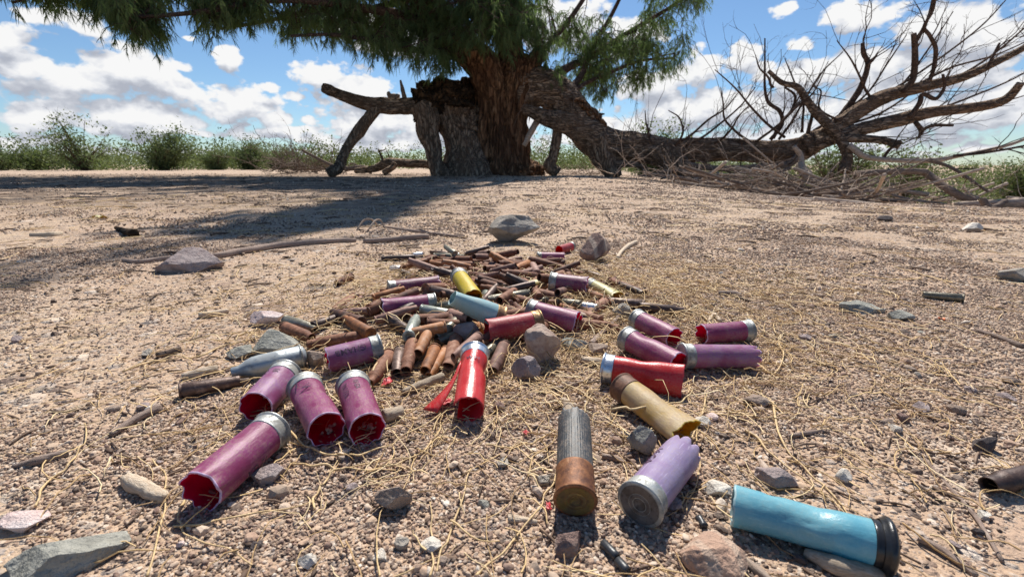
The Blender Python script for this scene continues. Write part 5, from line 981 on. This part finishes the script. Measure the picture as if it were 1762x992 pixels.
def scrap(px, py, w, h, col, label, seed, name='plastic_scrap'):
    rs = np.random.default_rng(seed); c = hit(px, py, .003); s = w/F*to_px(c)[2]/2; n = 7; g_ = np.linspace(-1, 1, n); X, Y = np.meshgrid(g_, g_, indexing='ij'); Z = .45*vn(np.stack([X*1.1+seed, Y*1.1, X*0], -1).reshape(-1, 3), seed).reshape(n, n)+.15*rs.normal(size=(n, n))*.3
    V = np.stack([X*s*(1+.15*rs.normal(size=(n, n))), Y*s*h*(1+.15*rs.normal(size=(n, n))), Z*s*.7], -1).reshape(-1, 3); i = np.arange(n-1)[:, None]*n; j = np.arange(n-1)[None, :]; Q = np.stack([i+j, i+n+j, i+n+j+1, i+j+1], -1).reshape(-1, 4)
    m = n*n; V2 = np.concatenate([V, V+np.array([0, 0, -.0007])]); E_ = [(k, k+1) for k in range(n-1)]+[((n-1)*n+k+1, (n-1)*n+k) for k in range(n-1)]+[((k+1)*n, k*n) for k in range(n-1)]+[(k*n+n-1, (k+1)*n+n-1) for k in range(n-1)]
    Q2 = np.concatenate([Q, (Q+m)[:, ::-1], [[a, b, b+m, a+m] for a, b in E_]]); mb = MB(); mb.add(V2, Q=Q2); o = mb.build(name, col, smooth=False); o.location = c; o.rotation_euler = (0, 0, rs.uniform(0, 3)); return tag(o, label, 'plastic scrap')
scrap(667, 654, 26, .6, E_RED, 'torn red plastic scrap in front of the rusty casings, left', 1); scrap(768, 688, 18, .8, E_RED, 'red plastic tatter at the end of the curled red strip', 2)
scrap(944, 868, 14, .6, E_RED, 'pinkish red plastic scrap tucked under the charcoal shell', 3); scrap(905, 742, 10, .7, E_RED, 'tiny red plastic fleck left of the charcoal shell', 4); scrap(1620, 547, 9, .8, m_plain('orange_plastic', (.75, .16, .02), .5), 'tiny orange plastic fleck on the gravel at right', 5)
scrap(172, 372, 20, .8, PYEL, 'faded yellow plastic piece in the tree shade at left', 6)
# ================================================================== stones that can be told apart
RC = dict(grey=m_rock('grey_rock', [(0.20, 0.175, 0.15), (0.36, 0.32, 0.275), (0.50, 0.455, 0.40)], 28), tan=m_rock('tan_rock', [(0.24, 0.135, 0.115), (0.45, 0.335, 0.27), (0.60, 0.49, 0.40)], 130), plum=m_rock('purple_brown_rock', [(0.10, 0.062, 0.06), (0.27, 0.18, 0.15), (0.48, 0.37, 0.29)], 42, ((0.55, 0.44, 0.35), 14)),
 pink=m_rock('pink_quartz', [(0.50, 0.33, 0.30), (0.68, 0.54, 0.50), (0.80, 0.73, 0.70)], 90), slate=m_rock('green_grey_slab', [(0.17, 0.165, 0.145), (0.34, 0.33, 0.285), (0.48, 0.465, 0.41)], 60), brown=m_rock('brown_stone', [(0.20, 0.145, 0.11), (0.33, 0.25, 0.20), (0.46, 0.37, 0.30)], 90), mauve=m_rock('mauve_stone', [(0.23, 0.175, 0.165), (0.36, 0.29, 0.275), (0.47, 0.40, 0.37)], 70),
 white=m_rock('white_stone', [(0.50, 0.44, 0.36), (0.66, 0.60, 0.52), (0.78, 0.74, 0.68)], 120), dark=m_rock('dark_stone', [(0.055, 0.045, 0.045), (0.11, 0.09, 0.085), (0.19, 0.155, 0.14)], 110), band=m_rock('banded_sandstone', [(0.36, 0.21, 0.15), (0.46, 0.30, 0.22), (0.56, 0.40, 0.30)], 60, ((0.56, 0.43, 0.33), 22)))
def rock(px, pyb, w, h, mk, label, seed, depth=.8, rot=None, sink=.15, lift=0, fac=11, under=1.0, amp=.08, tilt=0, auto=False):
    rs = np.random.default_rng(seed+4000); c = hit(px, pyb); zc = to_px(c)[2]; sx = w/F*zc/2; sz = h/F*zc/2; sy = sx*depth; V = rough_rock((ICO5 if w > 90 else ICO4)[0], seed, fac, amp+.05) if w > 34 else chip(ICO3[0], seed, fac, .5, .92, amp, 1.6); lo, hi = V.min(0), V.max(0); V = (V-(lo+hi)/2)/((hi-lo)/2)
    if under != 1.0: V[:, :2] *= (under+(1-under)*sst(V[:, 2], -1, .35))[:, None]
    V = V*np.array([sx, sy, sz*1.1]); mb = MB(); mb.add(V, T=(ICO5 if w > 90 else ICO4)[1] if w > 34 else ICO3[1]); o = mb.build('rock' if w > 34 else 'stone', RC[mk], smooth=w > 34)
    o.location = (c.x, c.y+sy*.7, c.z+sz*1.1*(1-sink*2)+lift); o.rotation_euler = (0, tilt, 0 if rot is None else rot)
    if label: tag(o, label, 'rock' if w > 34 else 'stone')
    return o
rock(880, 420, 98, 46, 'grey', 'large grey boulder with a flat top behind the heap, undercut below', 61, .75, under=.66, sink=.03, fac=16, rot=.1, tilt=.06)
rock(1026, 452, 62, 50, 'plum', 'dark purple and tan rock beside the farthest red shell', 2, .8, rot=.5, fac=14, sink=.1)
rock(312, 468, 128, 46, 'mauve', 'low purplish grey rock half buried in front of the long branch', 3, .6, sink=.25, fac=8)
rock(934, 626, 64, 66, 'tan', 'angular tan rock with pink speckles in front of the dusty red shell', 4, .8, rot=.4, sink=.08, fac=12)
rock(905, 654, 52, 42, 'mauve', 'rough brownish rock just below the angular tan rock', 5, .7, sink=.2); rock(992, 604, 52, 24, 'slate', 'low grey stone under the white edged magenta shell', 6, .7, sink=.2)
rock(1072, 546, 32, 24, 'grey', 'speckled grey stone at the top of the thin curved stick', 7, sink=.1); rock(453, 562, 60, 26, 'pink', 'pink and white quartz with a flat top left of the heap', 8, .6, sink=.12, fac=9)
rock(462, 608, 98, 48, 'slate', 'cracked green grey rock half sunk behind the gas cartridge', 9, .7, sink=.34, fac=14, amp=.14); rock(405, 618, 48, 22, 'slate', 'small grey green slab left of the cracked green grey rock', 10, .8, sink=.25)
rock(674, 884, 64, 48, 'brown', 'rounded brown stone standing alone in the lower left foreground', 11, .6, sink=.1, fac=5, amp=.05); rock(456, 832, 60, 30, 'mauve', 'smooth mauve stone under the longest purple shell', 12, .7, sink=.25, fac=5, amp=.04, rot=.5)
rock(70, 1010, 190, 74, 'slate', 'broad grey slab at the bottom left corner', 13, .6, sink=.42, fac=9, rot=.3); rock(1243, 1004, 110, 70, 'band', 'banded pinkish sandstone slab at the bottom edge left of blue shell', 14, .9, sink=.35, fac=12, rot=.5)
rock(1106, 784, 50, 50, 'slate', 'olive grey lump of stone behind the lavender shell', 15, .8, sink=.1, fac=12, amp=.16); rock(1345, 842, 70, 32, 'mauve', 'smooth grey tan stone beside the wood splinter above blue shell', 16, .7, sink=.2, fac=6, rot=-.4)
rock(1238, 854, 48, 20, 'white', 'pale rectangular stone behind the mouth of the blue shell', 17, .7, sink=.12, fac=8); rock(1492, 540, 76, 24, 'slate', 'flat dark slate patch on the gravel right of centre', 18, .6, sink=.36, fac=9)
rock(1556, 552, 40, 18, 'slate', 'small slate chip right of the flat dark slate patch', 19, sink=.2); rock(1760, 484, 60, 26, 'grey', 'pale flat stone cut by the right edge of the picture', 20, .7, sink=.3); rock(1681, 399, 32, 15, 'white', 'small pale block far right in front of the brush heap', 21, sink=.08, fac=10)
rock(1527, 381, 24, 10, 'dark', 'small dark triangular stone far right near the brush heap', 22, sink=.1); rock(740, 952, 38, 20, 'white', 'pale bluish stone near the bottom centre', 23, sink=.15); rock(690, 948, 26, 22, 'grey', 'grey stone just left of the pale bluish stone', 24, sink=.12)
rock(525, 976, 36, 20, 'white', 'pale green white stone at bottom left of centre', 25, sink=.2); rock(1702, 780, 38, 28, 'dark', 'dark stone in the gravel above the casing at right edge', 26, sink=.15); rock(22, 915, 84, 30, 'pink', 'pinkish flat stone at the left edge above the grey slab', 27, .6, sink=.35)
rock(802, 594, 46, 34, 'mauve', 'pinkish triangular rock in the heap under the dusty red shell', 28, .6, sink=.1, lift=.003); rock(540, 632, 34, 30, 'brown', 'brown stone under the mouth of printed lilac shell', 29, sink=.15); rock(1030, 610, 36, 18, 'brown', 'small brown stone at the foot of thin curved stick', 30, sink=.2)
rock(1305, 700, 48, 20, 'brown', 'flat brown stone on the gravel right of the glossy red shell', 31, .7, sink=.25); rock(1160, 880, 30, 20, 'mauve', 'reddish grey stone at the right foot of the lavender shell', 32, sink=.15); rock(1388, 935, 56, 40, 'mauve', 'rounded stone in the shadow under the blue shell', 33, sink=.2)
rock(980, 955, 60, 44, 'plum', 'reddish brown crumbly stone at the bottom edge left of black tube', 34, .8, sink=.3, rot=.3) ; rock(1455, 830, 30, 22, 'white', 'pale green stone on the gravel above the blue shell', 35, sink=.2); rock(1212, 735, 28, 18, 'white', 'pale flat stone beside the tip of the glossy red shell', 36, sink=.2)
rock(1280, 880, 34, 26, 'band', 'small orange tan stone left of wood splinter', 37, sink=.2) if False else None
rs = np.random.default_rng(4); small = []
for k in range(64):
    x = rs.uniform(10, 1750); y = rs.uniform(430, 985); w_ = rs.uniform(12, 26)*(.6+.6*(y/990)); 
    if any(math.hypot(x-c[0][0], (y-c[0][1])*1.3) < 75 for c in SH) or (560 < x < 1100 and y < 640): continue
    mk = rs.choice(['brown', 'mauve', 'dark', 'grey', 'slate', 'white', 'plum', 'pink', 'mauve', 'brown']); o = rock(x, y, w_, w_*rs.uniform(.4, .75), mk, None, 500+k, rs.uniform(.6, 1), rs.uniform(0, 3), sink=rs.uniform(.12, .3)); o['category'] = 'stone'
    small.append((o, x, y, {'brown': 'brown', 'mauve': 'mauve', 'dark': 'blackish', 'grey': 'light grey', 'slate': 'green grey', 'white': 'whitish', 'plum': 'purple brown', 'pink': 'pinkish'}[mk]+' stone'))
LM += [((1200, 860), 'the pale rectangular stone'), ((100, 960), 'the corner slab'), ((310, 450), 'the low purplish rock'), ((675, 860), 'the rounded brown stone'), ((1492, 530), 'the slate patch'), ((1681, 393), 'the pale block'), ((1700, 765), 'the right edge casing')]
auto_label(small, 'small stones on the gravel')
auto_label(HEAP, 'dead branches in the brush heap', [((1180, 330), 'the brown prop root'), ((1260, 325), 'the left heap twigs'), ((1340, 320), 'the fallen limb middle'), ((1405, 320), 'the pale log stub'), ((1460, 300), 'the curved bare branch'), ((1530, 320), 'the long dark elbow branch'), ((1620, 335), 'the elbow branch tip'), ((1710, 350), 'the right edge branch')])
# ================================================================== sticks
def stk(px, label, m=None, lift=0, seed=0, amp=.12, name='stick', cat='stick', tw=0, flatc=True):
    P = []; R = []
    for q in px:
        g_ = hit(q[0], q[1]); r = q[2]*to_px(g_)[2]/F; P.append(hit(q[0], q[1], r*.9+(q[3] if len(q) > 3 else 0)+lift)); R.append(r)
    o = stick_world(P, R, name, m or M_stick, 16, amp, seed, tw, np.random.default_rng(seed)); return tag(o, label, cat)
stk([(212, 447, 3), (240, 450, 3.5), (290, 444, 4), (370, 440, 5), (420, 431, 5.5), (480, 422, 5), (560, 415, 4.4), (612, 413, 3.6)], 'long grey branch lying left to right behind the low purplish rock', M_stick, seed=1)
stk([(625, 415, 3.5), (680, 411, 4), (722, 407, 4.5), (738, 407, 4)], 'thin broken end of the long branch, left of the grey boulder', M_stick, seed=2)
stk([(660, 390, 2), (720, 398, 2.5), (800, 408, 1.8)], 'thin curved twig behind the long branch, left of the boulder', seed=3, tw=2)
stk([(614, 396, 1.3, 0), (626, 379, 1.3, .022), (640, 378, 1.3, .022), (650, 388, 1.2, 0)], 'pale looped root arching out of the ground, left loop', M_bleach, seed=4, amp=.05); stk([(632, 398, 1.3, 0), (645, 380, 1.3, .022), (655, 379, 1.2, .02), (662, 392, 1.2, 0)], 'pale looped root arching out of the ground, right loop', M_bleach, seed=5, amp=.05)
stk([(1016, 592, 5), (1030, 578, 4.5), (1048, 562, 4), (1064, 545, 3.5), (1070, 535, 3)], 'thin curved purplish stick between magenta and parallel purple shells', M_stick, seed=6); stk([(1062, 444, 3), (1070, 432, 3), (1082, 422, 3.5), (1094, 416, 3)], 'short white stick right of the dark purple rock', M_stubwood, seed=7)
stk([(692, 675, 5), (720, 664, 7), (745, 655, 8), (762, 648, 8)], 'pale straight stick in front of the rusty casings, left of split red shell', M_stubwood, seed=8); stk([(660, 716, 12), (692, 708, 11)], 'pale chunk of wood right of the IN USA shell', M_stubwood, seed=9, name='wood_chunk', cat='wood chunk')
stk([(314, 648, 6), (345, 641, 8), (374, 634, 7)], 'tan wood stub left of the gas cartridge', M_stubwood, seed=10); stk([(398, 658, 6), (430, 655, 6)], 'short dark stub of stick below the gas cartridge neck', M_deadbark, seed=11); stk([(190, 748, 5), (230, 722, 6), (275, 700, 7)], 'grey brown stick on the sand at left', M_stick, seed=12)
stk([(22, 802, 3), (60, 793, 7), (90, 785, 7), (118, 778, 6)], 'dark tapered stick on the sand at the far left', M_stick, seed=13); stk([(218, 822, 9), (232, 831, 12), (255, 842, 12), (276, 853, 10), (286, 857, 7)], 'thick grey driftwood stub left of the longest purple shell', M_stubwood, seed=14, amp=.2, name='wood_chunk', cat='wood chunk')
stk([(342, 542, 5), (368, 539, 5), (392, 534, 4)], 'tan stub of stick lying on bare sand left of pink quartz', M_stubwood, seed=15); stk([(270, 612, 5), (310, 600, 5)], 'small reddish stub of stick left of the green grey rock', M_deadbark, seed=16)
stk([(1385, 950, 8), (1440, 972, 15), (1500, 985, 13), (1520, 990, 8)], 'thick grey wood chunk half under the blue shell', M_stubwood, seed=17, name='wood_chunk', cat='wood chunk'); stk([(1268, 952, 5), (1300, 978, 8), (1330, 1004, 8)], 'pale grey stick pointing to the bottom edge left of blue shell', M_bleach, seed=18)
stk([(1308, 792, 4), (1318, 808, 7), (1330, 830, 5)], 'upright grey wood splinter lying above the blue shell', M_bleach, seed=19); stk([(1580, 925, 5), (1620, 945, 6), (1680, 990, 5)], 'dark stick right of the black rim of the blue shell', M_stick, seed=20); stk([(1355, 750, 3), (1390, 744, 3.5), (1418, 740, 3)], 'small brown twig on gravel above the blue shell', M_stick, seed=21)
stk([(874, 892, 7), (900, 894, 6), (925, 898, 4)], 'pinkish twig stub left of the charcoal shell', M_stubwood, seed=22); stk([(1202, 890, 6), (1212, 905, 6)], 'short charred twig stub right of the lavender shell', BLK, seed=23, amp=.2); stk([(970, 690, 7), (978, 700, 9), (978, 716, 8)], 'woody stub behind the charcoal shell', M_stubwood, seed=24, name='wood_chunk', cat='wood chunk')
stk([(950, 668, 3), (985, 662, 3), (1015, 652, 3)], 'thin grey twig left of the amber shell', M_stick, seed=25, tw=1); stk([(1036, 784, 5), (1060, 788, 4), (1075, 796, 3)], 'short brown twig right of the charcoal shell', M_stick, seed=26); stk([(1000, 618, 5), (1030, 622, 7), (1060, 624, 4)], 'pale stub of wood left of front parallel shell', M_stubwood, seed=27)
stk([(1215, 562, 2.5), (1228, 540, 3), (1240, 553, 3)], 'pale twig behind the rightmost maroon shell', M_stubwood, seed=28); stk([(200, 392, 3), (215, 398, 5), (232, 402, 7)], 'small burnt stick end on the ground at left', M_burl, seed=29); stk([(55, 405, 4), (86, 404, 5), (105, 402, 4)], 'small pale stick on the ground at far left', M_stubwood, seed=30)
stk([(1680, 568, 3), (1720, 580, 4), (1762, 596, 4)], 'thin dark stick on gravel at the right', M_stick, seed=31); stk([(1340, 578, 1.5), (1362, 586, 2), (1390, 596, 1.5)], 'thin dark twig right of the rightmost maroon shell', M_deadbark, seed=32); stk([(1580, 775, 2), (1640, 845, 3), (1680, 890, 3.5), (1725, 965, 3)], 'long thin brown twig running down the right foreground', M_stick, seed=33, amp=.08)
stk([(1236, 504, 4), (1262, 505, 5), (1275, 508, 4)], 'small brown stick in the litter at right', M_stick, seed=34); stk([(790, 558, 3), (810, 548, 4)], 'short stub in the heap below pale blue shell', M_deadbark, seed=35, lift=.006)
# long golden needle strands that can be told apart
NEED = m_plain('golden_needle', (0.60, 0.42, 0.21), .6, nscale=700, var=.35, bd=.0003)
def ndl(pts, label, seed, r=2.4, lift=.001):
    rs = np.random.default_rng(seed+60); q, _ = catmull([(a, b, 0) for a, b in pts], [1]*len(pts), 3); q = q[:, :2]+rs.normal(size=(len(q), 2))*2.2
    return stk([(p[0], p[1], r*.72*(1-.5*i/len(q))*rs.uniform(.75, 1.2), abs(rs.normal())*.0012) for i, p in enumerate(q)], label, NEED, lift, seed, .22, 'dry_strand', 'dry strand')
ndl([(500, 800), (560, 800), (620, 806), (680, 798), (730, 776), (755, 740), (762, 700)], 'long golden strand curving below the left trio of shells', 1); ndl([(500, 742), (540, 775), (600, 783), (650, 772), (700, 745), (760, 712)], 'golden strand looping under the mouths of the left trio', 2, 2.2, .003)
ndl([(540, 870), (548, 835), (575, 812), (640, 795), (700, 785)], 'golden strand hooked downward at its left end, lower left', 3); ndl([(300, 905), (370, 895), (460, 880), (540, 862)], 'pale strand running right from the longest purple shell mouth', 4); ndl([(742, 990), (745, 930), (740, 860)], 'straight strand standing nearly upright at bottom centre', 5)
ndl([(750, 985), (768, 930), (790, 870), (810, 800)], 'slanted strand right of the upright strand at bottom centre', 6); ndl([(820, 990), (880, 930), (930, 870), (955, 815)], 'thick strand running up to the charcoal shell', 7, 3, .001); ndl([(832, 762), (870, 768), (910, 762), (955, 738)], 'curved strand left of the charcoal shell', 8)
ndl([(1050, 703), (1110, 700), (1170, 690), (1188, 672)], 'strand lying across the amber shell', 9, 2.2, .014); ndl([(1215, 680), (1200, 730), (1185, 765), (1205, 790), (1195, 830), (1180, 880)], 'long strand winding down right of lavender shell', 10); ndl([(1330, 690), (1345, 760), (1400, 820), (1450, 870), (1480, 900)], 'doubled strand running to the back of the blue shell', 11)
ndl([(1285, 740), (1340, 790), (1410, 845), (1465, 890)], 'second strand beside the doubled strand above blue shell', 12); ndl([(1210, 540), (1260, 590), (1330, 640), (1345, 590), (1330, 560)], 'loop of strand right of the rightmost maroon shell', 13); ndl([(60, 870), (80, 830), (120, 795), (145, 760), (148, 725)], 'curved strand on the bare sand at far left', 14)
ndl([(255, 990), (275, 900), (285, 830), (262, 790)], 'strand rising left of the longest purple shell', 15); ndl([(320, 850), (305, 890), (330, 925), (390, 945), (440, 975)], 'strand curling below the mouth of the longest purple shell', 16); ndl([(210, 640), (280, 616), (350, 608), (460, 575)], 'long strand crossing in front of green grey rock', 17); ndl([(870, 552), (890, 535), (905, 512), (930, 490), (925, 478)], 'strand arching over the middle of the heap', 18, 1.1, .016)
ndl([(640, 640), (655, 610), (672, 590), (668, 640)], 'strand loop beside the printed lilac shell head', 19, 2, .008); ndl([(1125, 800), (1170, 845), (1175, 880)], 'strand along the right side of the lavender shell', 20)
